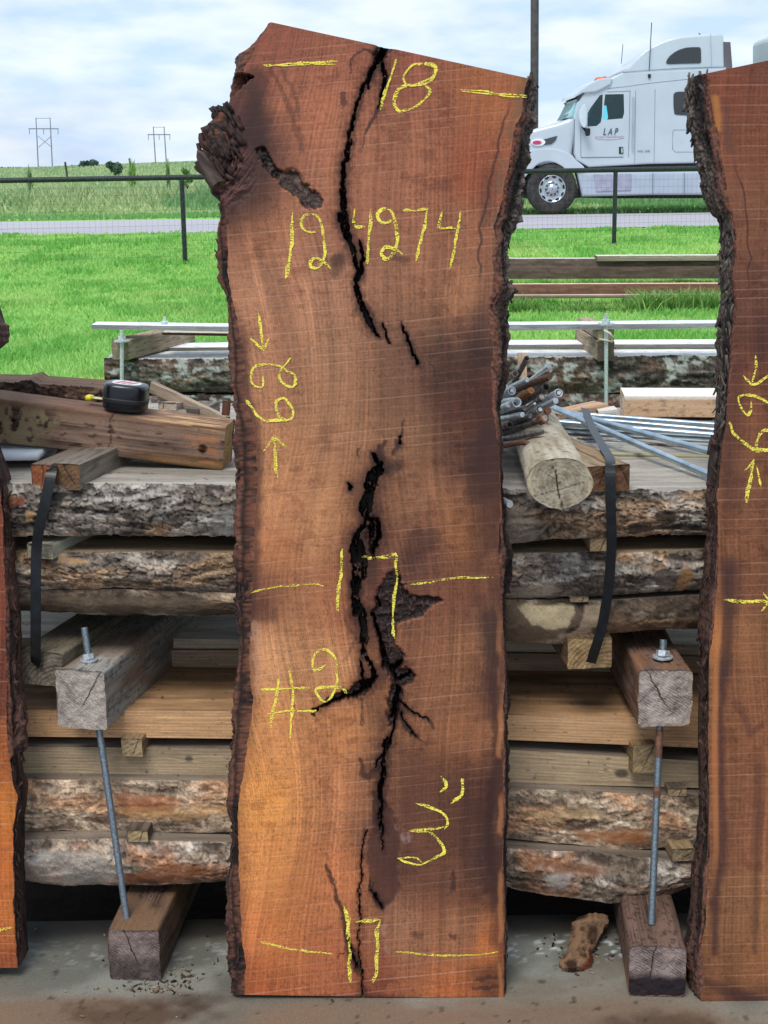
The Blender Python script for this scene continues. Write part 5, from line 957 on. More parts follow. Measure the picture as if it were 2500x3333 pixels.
tag(tube('loose_rod', np.array([PY(1660, 1641, 2.33), PY(1640, 1632, 2.35), PY(1600, 1622, 2.42)]), .0062, steel), 'bright rod end below the bundle, poking out beside the middle slab', 'metal rod', 'loose clamp rods')
tag(tube('twig', np.array([PY(1825,1668,2.34), PY(1790,1700,2.345), PY(1765,1728,2.35), PY(1738,1755,2.36)]), [.0022,.003,.0028,.003], pmat('twig_bark', lin((110,94,80)), .9, 0, .3, 200, .4)), 'broken twig caught on the bark under the round post', 'twig')
# ---------------- long conduits
cond = pmat('galvanised', lin((150,168,180)), .3, .85, .12, 20, .05, col2=lin((186,202,212)))
cond2 = pmat('dull_conduit', lin((104,114,118)), .45, .7, .2, 20, .05); olive = pmat('olive_pipe', lin((150,146,112)), .55, .2, .15, 20, .05)
for x0, y0, x1, y1, Y0, Y1, th, mt, lb in ((1800,1326,2352,1566,2.95,2.415,23,cond,'front galvanised conduit slanting down over all the others'),(1862,1346,2420,1500,2.98,2.60,22,cond,'second galvanised conduit sloping toward the shaggy slab'),
    (1780,1340,2420,1390,3.02,2.96,17,cond,'highest of the level conduits, just under the pale beam'),(1830,1356,2420,1408,3.0,2.90,15,cond,'thin conduit second from the top of the level ones'),(1790,1372,2420,1424,2.98,2.86,20,cond,'bright conduit third from the top of the level ones'),
    (1800,1392,2420,1430,2.94,2.82,12,cond2,'thin dull conduit under the bright level ones'),(1850,1410,2420,1446,2.9,2.80,19,cond2,'thick dull grey conduit in the shadow of the bright ones'),(1900,1440,2420,1462,2.82,2.76,16,cond2,'dull conduit second from the bottom of the pile'),
    (1960,1478,2420,1492,2.68,2.66,17,olive,'olive coloured pipe lying lowest on the grey board top'),(1880,1425,2420,1472,2.85,2.72,13,dark_steel,'thin dark pipe above the olive one')):
    a = PY(x0, y0, Y0); b = PY(x1, y1, Y1); tag(tube('conduit', a + (b - a) * np.linspace(0, 1, 30)[:, None], th / 2 * (Y0 + Y1) / 2 * 1.0 / FPX, mt, n=14), lb, 'metal pipe', 'long conduits on the stack')
# pale beam, scraps
a = PY(2036, 1340, 3.10); b = a + np.array([.95, .10, -.004]); tz = (PY(2010,1285,3.08)[2] + PY(2010,1362,3.08)[2]) / 2
timber('pale_beam', 'smooth pale sawn beam with a paper label on its end, behind the conduits', 'beam', np.array([PY(2034,1330,3.10)[0], 3.14, tz]), np.array([PY(2034,1330,3.10)[0] + .95, 3.06, tz - .004]), .115, .046,
    lambda l, a, X, Z: mixc(sidegrain((200,168,136),(176,142,112),631)(l, a, X, Z), lin((222,216,206)), ss(.012, .02, Z)), endgrain((196,168,128),(150,122,90),632,'ring'), .0006, .002, 633)
pb_ = bpy.data.objects['pale_beam']; pb_['kind'] = 'thing'
Q = np.array([[PY(2034,1330,3.10)[0] - .0015, 3.14 - .030 + dy, tz + dz] for dy, dz in ((-.013, -.014), (.013, -.012), (.012, .016), (-.014, .014))])
vmesh('paper_label', np.concatenate([Q, Q + [-.0006, 0, 0]]), [[0,1,2,3],[7,6,5,4],[0,4,5,1],[1,5,6,2],[2,6,7,3],[3,7,4,0]], pmat('paper', lin((200,204,210)), .7, 0, .3, 160, 0, col2=lin((120,124,140)), thr=(.45,.6)), None, pb_, smooth=False)
def lath(label, p0, p1, Y0, Y1, w, h, base, dark, seed, group='loose offcuts on the stack'):
    a = PY(*p0, Y0); b = PY(*p1, Y1); return timber('wood_offcut', label, 'offcut', a, b, w, h, sidegrain(base, dark, seed), endgrain(base, dark, seed + 1, 'ring'), .0008, .002, seed + 2, group, n=10, ds=.02)
lath('flat tan offcut lying behind the loose rods', (1800,1352), (1956,1318), 3.00, 3.06, .050, .012, (190,156,128), (150,120,96), 641)
lath('short white topped offcut beside the pale beam', (1944,1345), (2004,1338), 3.02, 3.02, .040, .016, (214,206,196), (180,166,150), 645)
lath('small pale offcut standing upright behind the rods', (1700,1240), (1700,1155), 2.75, 2.78, .018, .018, (206,178,148), (176,148,118), 649)
lath('long grey lath sloping down behind the brown beam', (495,1260), (740,1375), 2.78, 2.68, .012, .022, (168,150,132), (124,108,92), 653)
lath('wedge shaped offcut behind the tape measure', (545,1322), (582,1318), 2.70, 2.76, .035, .014, (188,172,156), (150,132,114), 657)
lath('dark triangular offcut under the sloping lath', (610,1335), (650,1338), 2.72, 2.72, .030, .014, (120,112,104), (90,82,76), 661)
lath('reddish brown stub near the middle slab, behind the brown beam', (735,1350), (738,1308), 2.66, 2.66, .016, .014, (112,74,58), (80,54,44), 665)
# ================================================================== ground, concrete, background stack
def gz(x, y):
    x = np.asarray(x, float); y = np.asarray(y, float)
    return -.03 + .23 * ss(18, 26, y) + 0.05 * (fbm(x / 3, y / 3, 3, 701) - .5) * ss(4, 8, y) * ss(1e9, 30, y) * 0 + .03 * (fbm(x / 2.2, y / 2.2, 2, 702) - .5) * ss(3.6, 5, y) - .022 * ss(4.2, 3.2, y) + ss(60, 250, y) * (1.45 + .95 * ss(-60, -15, x))
ys = np.concatenate([np.linspace(-3, 4, 60), 4 + np.cumsum(np.geomspace(.12, 150, 150))]); xs = np.concatenate([-np.cumsum(np.geomspace(.15, 220, 70))[::-1], [0], np.cumsum(np.geomspace(.15, 220, 70))])
GX, GY = np.meshgrid(xs, ys, indexing='ij'); GZ = gz(GX, GY) - .004; GZ = np.where(GY < 2.6, -.06, GZ)
pn = fbm(GX / 1.5, GY / 3, 3, 703)
gc = mixc(lin((116, 172, 80)), lin((148, 200, 98)), pn); gc = mixc(gc, lin((150, 166, 122)), ss(38, 48, GY) * .7); gc = mixc(gc, lin((124, 150, 116)), ss(38, 60, GY) * ss(.45, .6, fbm(GX / 30, GY / 90, 3, 704)) * .7)
near_dark = ss(3.7, 3.1, GY + .3 * (fbm(GX * 3, GY * 3, 2, 705) - .5)); gc = mixc(gc, lin((46, 38, 32)), near_dark)  # ground turns dark brown towards the concrete, with a ragged edge
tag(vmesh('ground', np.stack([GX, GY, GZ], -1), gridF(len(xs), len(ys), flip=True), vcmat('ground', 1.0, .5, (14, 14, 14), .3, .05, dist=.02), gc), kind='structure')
# concrete
xs = np.linspace(-1.6, 1.6, 520); ys = np.linspace(.9, 2.44, 300); CX, CY = np.meshgrid(xs, ys, indexing='ij')
nb_ = fbm(CX * 5, CY * 6, 4, 711); st = ss(.42, .62, nb_); fr = ss(2.26, 2.10, CY + .10 * (nb_ - .5) + .03 * np.sin(CX * 3))
cc = mixc(lin((130, 131, 122)), lin((102, 101, 92)), st); cc = mixc(cc, lin((116, 97, 80)), np.clip(fr * ss(.3, .6, fbm(CX * 4, CY * 9, 4, 712)) * .75 + fr * .35, 0, 1))
cc = mixc(cc, lin((110, 98, 84)), ss(.52, .70, fbm(CX * 8, CY * 12, 5, 713)) * .6); cc = mixc(cc, lin((50, 42, 36)), ss(.76, .82, fbm(CX * 60, CY * 60, 3, 714)) * .7)
cc = mixc(cc, lin((190, 196, 196)), ss(.62, .72, fbm(CX * 70, CY * 120, 3, 715)) * ss(2.26, 2.32, CY + .05 * (nb_ - .5)) * ss(2.40, 2.34, CY) * (.3 + .7 * (CX > .1)) * .9)
for bx, by, rx, ry in ((-.40, 2.13, .14, .05), (-.33, 2.17, .08, .03), (.42, 2.08, .12, .05), (.20, 2.0, .25, .04), (-.42, 1.98, .05, .03)):
    cc = mixc(cc, lin((62, 42, 30)), ss(1.2, .3, np.hypot((CX - bx) / rx, (CY - by) / ry) + .8 * (fbm(CX * 40, CY * 40, 3, 716) - .5)) * .65)
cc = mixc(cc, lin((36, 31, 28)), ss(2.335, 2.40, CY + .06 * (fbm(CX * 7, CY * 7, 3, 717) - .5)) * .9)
CZ = .0006 * (fbm(CX * 50, CY * 50, 3, 718) - .5); parts = [(np.stack([CX, CY, CZ], -1), gridF(520, 300, flip=True), cc)]
E = np.stack([np.stack([CX[:, -1], CY[:, -1], CZ[:, -1]], -1), np.stack([CX[:, -1], CY[:, -1], CZ[:, -1] - .12], -1)], 1); parts.append((E, gridF(520, 2, flip=True), np.ones(E.shape) * lin((60, 56, 50))))
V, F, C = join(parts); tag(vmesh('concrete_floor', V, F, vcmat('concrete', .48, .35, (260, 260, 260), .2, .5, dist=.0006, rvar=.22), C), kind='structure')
# debris on the concrete
def scatter_chips(name, n, fn, cols, seed, smin=.003, smax=.014):
    r = np.random.default_rng(seed); Vs = []; Cs = []; Fs = []
    for i in range(n):
        x, y, z = fn(r); s = r.uniform(smin, smax); a = r.uniform(0, 6.28); ca, sa = math.cos(a), math.sin(a); w_ = s * r.uniform(.15, .5); h = r.uniform(.0006, .003); tl = r.uniform(-.2, .2)
        B = np.array([(-s, -w_, 0), (s, -w_ * .6, 0), (s * .8, w_, 0), (-s * .9, w_ * .8, 0), (-s, -w_, h), (s, -w_ * .6, h), (s * .8, w_, h), (-s * .9, w_ * .8, h)]); B[:, 2] += B[:, 0] * tl + abs(s * tl)
        Vs.append(np.stack([B[:, 0] * ca - B[:, 1] * sa + x, B[:, 0] * sa + B[:, 1] * ca + y, B[:, 2] + z + .0006], -1)); Cs.append(np.ones((8, 3)) * lin(cols[r.integers(len(cols))]) * r.uniform(.6, 1.2))
        Fs.append(np.array([[0, 3, 2, 1], [4, 5, 6, 7], [0, 1, 5, 4], [1, 2, 6, 5], [2, 3, 7, 6], [3, 0, 4, 7]]) + 8 * i)
    return vmesh(name, np.concatenate(Vs), np.concatenate(Fs), vcmat('timber'), np.concatenate(Cs), smooth=False)
def f1(r):
    k = r.integers(5)
    if k == 0: return r.normal(-.40, .03), r.normal(2.205, .010), 0
    if k == 1: return r.uniform(-1, 1), r.uniform(2.28, 2.42), 0
    if k == 2: return r.uniform(-1, 1), r.uniform(1.85, 2.35), 0
    if k == 3: return r.normal(-.35, .02), r.normal(2.24, .02), 0
    return r.normal(.34, .05), r.normal(2.33, .04), 0
tag(scatter_chips('debris', 230, f1, [(96,72,50),(62,46,36),(120,98,74),(40,32,28),(150,136,118)], 720, .0010, .0048), kind='stuff')
# bark piece on the floor
u = np.linspace(0, 1, 60)[:, None]; v = np.linspace(-1, 1, 26)[None, :]
c0 = PZ(1868, 3165, .004); c1 = PY(1930, 3010, 2.36); L_ = np.linspace(0, 1, 60)[:, None]
wd = np.interp(u[:, 0], [0, .1, .35, .6, .85, 1], [.018, .027, .022, .024, .032, .028])[:, None] * (1 + .25 * (fbm(u * 9, u * 0, 3, 731) - .5))
Bx = c0[0] + (c1[0] - c0[0]) * u + wd * v; By = c0[1] + (c1[1] - c0[1]) * u + .008 * v ** 2; rn = ridge(u * 4 + 0 * v, v * 1.5 + u * 2, 4, 732); Bz = .004 + .030 * u + .010 * (1 - v ** 2) + .010 * (rn - .5)
endc = np.clip(1 - .28 * (ss(.84, 1.0, u) * (fbm(v * 3, u * 0, 2, 733) > .5)), .6, 1)
front = np.stack([Bx, By, Bz], -1); backp = front + np.array([0, .004, -.009]); cb = mixc(lin((54, 36, 28)), lin((126, 98, 74)), ss(.4, .8, rn)); cb = mixc(cb, lin((120, 44, 30)), ss(.5, .9, v + 0 * u) * ss(.5, .1, u + 0 * v) * .6)
V, F, C = join([(front, gridF(60, 26, flip=True), cb), (backp, gridF(60, 26), cb * .7), (np.stack([front[:, 0], backp[:, 0]], 1), gridF(60, 2), cb[:, :2]), (np.stack([front[:, -1], backp[:, -1]], 1), gridF(60, 2, flip=True), cb[:, :2]), (np.stack([front[0], backp[0]], 1), gridF(26, 2, flip=True), cb[0][:, None] * np.ones((1, 2, 1))), (np.stack([front[-1], backp[-1]], 1), gridF(26, 2), cb[-1][:, None] * np.ones((1, 2, 1)))])
tag(vmesh('bark_piece', V, F, BARKM(), C), 'broken strip of bark lying loose on the concrete beside the mouldy floor timber', 'bark piece')

# ---------------- background stack on the lawn
BY = 7.45; BG = 'lumber of the background stack'
SB = dict(group=BG, step=.007)
layer('bark_edged_board', 'lichen spotted thick log slice at the top of the background stack', 'rough board', [(340,1168),(760,1164),(1650,1162),(2340,1160),(2600,1160)], [(340,1272),(420,1276),(760,1274),(1650,1274),(1800,1282),(2340,1268),(2600,1268)], BY, .30, style_bark([(84,74,66),(130,120,108),(30,26,24),(96,68,52)], .42, .9, .95, 2.2, 740, 0), style_plank([(206,206,204),(176,174,170),(130,122,116)], 741), x0=340, x1=2620, bulge=.03, mats=None, **SB)
layer('bark_edged_board', 'dark lichen spotted log slice under the thick one of the background stack', 'rough board', [(330,1290),(760,1286),(1650,1284),(2340,1284),(2600,1284)], [(330,1388),(2600,1384)], BY, .30, style_bark([(78,66,60),(120,110,100),(30,26,24),(96,62,50)], .42, .9, .8, 2.2, 745, 0), greyT(746), x0=330, x1=2620, bulge=.03, **SB)
layer('plank', 'weathered silver plank lying along the back edge of the background stack', 'plank', [(545,1132),(760,1130),(1650,1122),(2340,1120),(2600,1120)], [(545,1144),(760,1144),(1650,1136),(2340,1136),(2600,1136)], BY + .32, .22, style_plank([(120,116,112),(90,84,80),(60,54,50)], 750), style_plank([(214,216,218),(180,180,180),(140,136,130)], 751), x0=470, x1=2620, bulge=.001, mats=[WOODM(), WOODM()], **SB)
layer('plank', 'long silver grey board across the very top of the background stack', 'plank', [(297,1057),(760,1064),(1250,1064),(1650,1058),(2340,1052),(2600,1050)], [(297,1070),(760,1080),(1250,1080),(1650,1076),(2340,1068),(2600,1066)], BY - .08, .16, style_plank([(140,138,142),(108,106,110),(80,76,76)], 755), style_plank([(206,210,216),(180,182,188),(140,140,144)], 756), x0=297, x1=2620, bulge=.001, mats=[WOODM(), WOODM()], **SB)
layer('plank', 'short brown board just under the long silver grey one', 'plank', [(528,1082),(760,1086),(1000,1086)], [(528,1090),(760,1094),(1000,1094)], BY + .1, .12, style_plank([(110,82,64),(80,60,48),(60,46,40)], 757), style_plank([(180,166,150),(150,136,120),(120,106,94)], 758), x0=528, x1=1100, bulge=.001, mats=[WOODM(), WOODM()], **SB)
def bigtimber(label, p, Yf, dx, L, w, h, seed, base=(140,126,108), dark=(92,82,72)):
    a = PY(*p, Yf); return timber('square_timber', label, 'timber', a, a + np.array([dx, L, 0]), w, h, sidegrain((168,150,126),(116,98,80),seed,.4), endgrain(base, dark, seed + 1), .003, .006, seed + 2, 'square timbers of the background stack', n=20, ds=.03, capcut=.003)
bigtimber('grey timber holding a rod at the near end of the background stack', (391,1138), BY - .10, .24, .75, .090, .100, 761)
bigtimber('dark timber lying on the background stack under the long silver board', (1972,1142), BY - .10, -.02, .7, .085, .098, 765, (98,86,76), (66,58,52))
bigtimber('pale timber with a strap end squeezed between the dark timber and the silver board', (1972,1088), BY - .06, -.02, .6, .080, .050, 768, (186,170,146), (140,124,104))
for i, (x, y0, y1, ys0, lb) in enumerate(((397, 1300, 1075, 1100, 'thin rod through the grey timber of the background stack'), (536, 1070, 1030, 1050, 'rod end with a nut standing on the long silver board'), (1973, 1330, 1020, 1045, 'rod through the dark timber of the background stack'))):
    p0 = PY(x, y0, BY - .15 if i != 1 else BY + .0); p1 = PY(x, y1, BY - .15 if i != 1 else BY + .0); t = thing('clamp_rod', p0, lb, 'threaded rod', 'rods of the background stack')
    tube('shaft', np.array([p0, (p0 + p1) / 2, p1]), .010 if i != 1 else .007, steel, t); q = PY(x, ys0, BY - .14 if i != 1 else BY); hexnut('nut', q, [0, 0, 1], .020, .018, steel, t); washer('washer', q - [0, 0, .014], .040, .008, steel, t)
tag(tube('strap_end', np.array([PY(1966,1075,BY-.17), PY(1985,1085,BY-.19), PY(1998,1104,BY-.18), PY(1994,1112,BY-.17), PY(1950,1104,BY-.17)]), .006, pmat('pale_strap', lin((190,180,160)), .6, 0, .2, 40, .1)), 'pale looped strap end dangling over the dark timber', 'strap')
for p0, lb in (((655, 1290), 'small wedge between the two lichen spotted log slices near the middle slab'), ((1955, 1285), 'dark spacer between the lichen spotted slices below the dark timber')):
    a = PY(*p0, BY - .01); timber('wood_block', lb, 'wood block', a, a + np.array([0, .3, 0]), .04, .022, sidegrain((110,94,80),(70,60,50),771), endgrain((110,94,80),(70,60,50),772), .001, .003, 773, 'spacers of the background stack', n=8, ds=.05)

# ---------------- timbers lying in the grass further off
def gbeam(label, top, bot, Y, D, f, t, sx, x0=1560, x1=2640):
    return layer('old_timber', label, 'timber', top, bot, Y, D, f, t, x0=x0, x1=x1, bulge=.004, step=.02, seedx=sx, group='old timbers lying in the lawn', mats=[WOODM(), WOODM()])
gbeam('dark brown timber at the bottom of the far pile in the lawn', [(1560,872),(2640,864)], [(1560,908),(2640,906)], 17.0, .25, style_plank([(92,74,66),(60,48,44),(40,34,32)], 781), greyT(782), 1)
gbeam('grey topped dark timber lying on the far pile in the lawn', [(1560,842),(1940,842),(2640,838)], [(1560,871),(2640,863)], 17.06, .22, style_plank([(104,88,78),(66,54,50),(46,38,36)], 783), style_plank([(196,190,180),(160,152,142),(120,110,100)], 784), 2)
gbeam('weathered plank end resting on the far pile in the lawn', [(1944,833),(2640,830)], [(1944,850),(2640,846)], 16.98, .22, style_plank([(136,124,112),(104,92,82),(76,66,58)], 785), style_plank([(206,202,194),(170,164,154),(130,120,110)], 786), 3, x0=1944)
gbeam('thin pink brown timber half hidden by grass in front of the far pile', [(1560,926),(2640,922)], [(1560,962),(2640,960)], 14.5, .14, style_plank([(120,84,68),(84,60,50),(60,46,40)], 787), style_plank([(206,168,146),(176,140,120),(130,100,84)], 788), 4)
gbeam('weathered rail lying nearest in front of the far timber pile', [(1560,962),(2640,958)], [(1560,972),(2640,968)], 14.05, .12, style_plank([(128,108,90),(90,74,62),(60,50,44)], 789), style_plank([(176,160,140),(140,124,106),(110,96,82)], 790), 5)

# ---------------- fence
blackp = pmat('black_paint', lin((24,30,36)), .45, .1, .3, 30, .1, col2=lin((44,50,54)))
fp = lambda x: 21.7 + .27 * x
F0 = thing('pipe_fence', (0, fp(0), 0), 'black pipe fence with wire mesh between the lawn and the road', 'fence')
xs_ = np.linspace(-22, 24, 60); zr = 1.235 + .004 * xs_; tube('rail', np.stack([xs_, fp(xs_), zr], -1), .037, blackp, F0, 14)
L0 = PY(615, 720, 21); L1 = PY(1998, 700, 22.7); xa = -2.74; xb = 3.52; sp_ = xb - xa
for k in range(-3, 4):
    x = xa + sp_ * k; y = fp(x); tube('post', np.array([[x, y, -.1], [x, y, .6], [x, y, 1.225]]), .033, blackp, F0, 14)
parts = []
wm = pmat('wire', lin((88,92,94)), .5, .6, .1, 20, 0)
for x in np.arange(-12, 14, .075): parts.append(boxmesh((x, fp(x) - .045, .60), (.0016, .0016, 1.16)))
for z in np.arange(.05, 1.2, .105):
    for x0 in np.arange(-12, 14, 1.0): parts.append(None); 
parts = [p for p in parts if p]
def bar(a, b, r):
    a = np.array(a); b = np.array(b); o = np.array([[0, 0, r], [0, 0, -r], [0, -r, 0]]); return (np.concatenate([a + o, b + o]), np.array([[0, 1, 4, 3], [1, 2, 5, 4], [2, 0, 3, 5]]), None)
for z in np.arange(.05, 1.2, .105): parts.append(bar([-12, fp(-12) - .045, z], [14, fp(14) - .045, z], .0013))
V, F, C = join([(p[0], p[1], None) for p in parts]); vmesh('wire_mesh', V, F, wm, None, F0, smooth=False)
# ---------------- road
rx = np.linspace(-160, 160, 60); near = 27.4 + .10 * rx * .3; far = 35.2 + .10 * rx * .3
rv = np.linspace(0, 1, 12)[None, :]; RX = rx[:, None] + 0 * rv; RY = near[:, None] * (1 - rv) + far[:, None] * rv; RZ = .206 + .04 * np.sin(rv * math.pi) + 0 * RX
rc = mixc(lin((176, 174, 180)), lin((156, 152, 156)), fbm(RX, RY * 4, 3, 800)); rc = mixc(rc, lin((190, 170, 150)), ss(.9, 1.0, rv + 0 * RX) * .6)
tag(vmesh('road', np.stack([RX, RY, RZ], -1), gridF(60, 12, flip=True), vcmat('asphalt', .8, .2, (20, 20, 20), .12, .3), rc), kind='structure')
# ---------------- tall post
tag(tube('utility_pole', np.array([PY(1740, 420, 42.0) * [1, 1, 0] + [0, 0, .2], PY(1740, 200, 42.0), PY(1741, -150, 42.0)]), .112, pmat('pole_wood', lin((78,72,72)), .8, 0, .2, 8, .2), n=16), 'tall dark pole rising behind the corner of the middle slab', 'pole')
# ---------------- transmission towers
polem = pmat('far_pole', lin((120,130,146)), .9, 0, .05, 1, 0)  # bluish grey: distance haze put into the pole colour
def htower(label, xl, xr, yt, yb, Y, cross, arms, brace):
    p = lambda x, y, dy=0: PY(x, y, Y + dy)
    T = thing('transmission_tower', p((xl + xr) / 2, yb) * [1, 1, 0], label, 'power pylon', 'H shaped pylons on the horizon'); px = Y / FPX
    for x in (xl, xr): tube('pole', np.array([p(x + 8.5, yb + 12), p(x + 4, (yt + yb) / 2), p(x, yt)]), [px * 2.0, px * 1.8, px * 1.4], polem, T, 8)
    tube('crossarm', np.array([p(cross[0], cross[2]), p(cross[1], cross[2])]), px * 1.8, polem, T, 6); tube('top_tie', np.array([p(xl, yt + 2), p(xr, yt + 2)]), px * .8, polem, T, 6)
    for x in arms: tube('insulator', np.array([p(x, cross[2]), p(x, cross[2] + 18)]), px * 1.1, polem, T, 6)
    if brace: tube('brace', np.array([p(xl + 6, brace[0]), p(xr + 7, brace[1])]), px * 1.0, polem, T, 6); tube('brace', np.array([p(xr + 4, brace[0]), p(xl + 8, brace[1])]), px * 1.0, polem, T, 6)
htower('larger H shaped pylon with an X brace, nearest the photo edge', 117, 163, 383, 548, 450, (93, 190, 419), (96, 142, 189), (443, 480))
htower('smaller H shaped pylon on the horizon beside the broken slab corner', 499, 534, 412, 535, 600, (481, 554, 438), (483, 518, 553), None)
tag(tube('fence_post', np.array([PY(221, 590, 75), PY(212, 527, 75)]), .05, pmat('far_post', lin((60,62,64)), .9, 0, .1, 2, 0)), 'lone leaning post in the field below the larger pylon', 'fence post')

# ---------------- grass and plants
def blades(name, X, Y, Z, h, wd, cols, mat, lean=.35, seed=0, tip=1.0):
    r = np.random.default_rng(seed); n = len(X); a = r.uniform(0, 2 * math.pi, n); la = r.uniform(0, 2 * math.pi, n); ln = r.uniform(.05, lean, n) * h
    dx, dy = np.cos(a) * wd / 2, np.sin(a) * wd / 2 * .4; B = np.stack([X, Y, Z], -1)
    v0 = B + np.stack([-dx, -dy, 0 * dx], -1); v1 = B + np.stack([dx, dy, 0 * dx], -1); mx_ = B + np.stack([np.cos(la) * ln * .35, np.sin(la) * ln * .35, h * .6], -1)
    v2 = mx_ + np.stack([dx * .8, dy * .8, 0 * dx], -1); v3 = mx_ - np.stack([dx * .8, dy * .8, 0 * dx], -1); v4 = B + np.stack([np.cos(la) * ln, np.sin(la) * ln, h], -1); v5 = v4 + np.stack([dx * .1, dy * .1, 0 * dx], -1)
    V = np.stack([v0, v1, v2, v3, v4, v5], 1).reshape(-1, 3); i = np.arange(n)[:, None] * 6; F = np.concatenate([i + [0, 1, 2, 3], i + [3, 2, 5, 4]], 1).reshape(-1, 4)
    C = np.repeat(cols[:, None], 6, 1); return vmesh(name, V, F, mat, C.reshape(-1, 3), smooth=False)
def grassmat():
    if 'grass_blades' in MATS: return MATS['grass_blades']
    m = bpy.data.materials.new('grass_blades'); m.use_nodes = True; t = m.node_tree; b = t.nodes['Principled BSDF']; L = t.links.new
    at = t.nodes.new('ShaderNodeVertexColor'); at.layer_name = 'Col'; L(at.outputs[0], b.inputs['Base Color']); b.inputs['Roughness'].default_value = .65; b.inputs['Specular IOR Level'].default_value = .2
    tr = t.nodes.new('ShaderNodeBsdfTranslucent'); L(at.outputs[0], tr.inputs[0]); mxs = t.nodes.new('ShaderNodeMixShader'); mxs.inputs[0].default_value = .35
    L(b.outputs[0], mxs.inputs[1]); L(tr.outputs[0], mxs.inputs[2]); L(mxs.outputs[0], t.nodes['Material Output'].inputs[0]); MATS['grass_blades'] = m; return m
r = np.random.default_rng(5); n = 230000
yy = 3.6 * (26.8 / 3.6) ** (r.uniform(0, 1, n) ** .92); xx = r.uniform(-1, 1, n) * (.31 * yy + .4)
cl = fbm(xx / .5, yy / .9, 3, 811); cl2 = fbm(xx / 2.5, yy / 5, 3, 812); keep = ~((yy > BY) & (yy < BY + .35) & (xx > -1.4)); xx, yy, cl, cl2 = xx[keep], yy[keep], cl[keep], cl2[keep]; n = len(xx)
h = (.045 + .06 * cl ** 1.5 * r.uniform(.5, 1.4, n)) * (1 + .15 * ss(18, 26, yy)); wd = .0045 + .0013 * yy
cg = mixc(lin((128, 184, 98)), lin((182, 216, 126)), np.clip(.5 * r.uniform(0, 1, n) + .9 * (cl2 - .25), 0, 1)); cg = mixc(cg, lin((108, 174, 78)), ss(.50, .62, cl) * .7); cg = mixc(cg, lin((190, 206, 130)), ss(.6, .75, fbm(xx / 1.1, yy / 2.2, 3, 813)) * .5); cg = mixc(cg, lin((170, 190, 100)), (r.uniform(0, 1, n) > .95) * .7)
blades('lawn_grass', xx, yy, gz(xx, yy) - .01, h, wd, cg, grassmat(), .8, 1)['kind'] = 'stuff'
# taller tufts round the old timbers
n = 9000; xx = r.uniform(1.1, 5.2, n); yy = 14.1 + r.normal(0, .25, n) * 1.0; yy = np.where(r.uniform(0, 1, n) > .5, yy, 13.8 + r.uniform(0, 1, n) * .2); m_ = fbm(xx * 1.5, yy * 0, 3, 815); k = r.uniform(0, 1, n) < ss(.3, .6, m_); xx, yy, m_ = xx[k], yy[k], m_[k]; n = len(xx)
yy = np.where(r.uniform(0, 1, n) > .35, yy - .0, 13.8)
blades('tall_grass', xx, yy, gz(xx, yy), (.06 + .15 * ss(.35, .75, m_)) * r.uniform(.4, 1.1, n), np.full(n, .014), mixc(lin((84, 140, 60)), lin((176, 196, 120)), r.uniform(0, 1, n) ** 2), grassmat(), 1.1, 2)['kind'] = 'stuff'
# field beyond the road
n = 120000; yy = 35.6 * (240 / 35.6) ** (r.uniform(0, 1, n) ** 1.0); xx = r.uniform(-1, 1, n) * (.30 * yy + 2); bank = ss(40, 45, yy) * ss(75, 50, yy); cl = fbm(xx / 2, yy / 3, 3, 821)
h = .10 + bank * (.15 + .75 * cl ** 2) + ss(70, 90, yy) * .3; cg = mixc(lin((128, 160, 98)), lin((204, 206, 160)), np.clip(r.uniform(0, 1, n) * .8 + .4 * (fbm(xx / 5, yy / 6, 2, 822) - .3), 0, 1)); cg = mixc(cg, lin((96, 148, 92)), ss(.46, .56, fbm(xx / 4, yy / 5, 3, 823)) * .75)
cg = mixc(cg, lin((176, 192, 150)), ss(60, 90, yy) * .5); cg = mixc(cg, lin((118, 162, 96)), ss(41, 37, yy) * .8)
blades('field_grass', xx, yy, gz(xx, yy) + .04 * 0, h * r.uniform(.5, 1.1, n), .012 + .0013 * yy, cg, grassmat(), .7, 3)['kind'] = 'stuff'
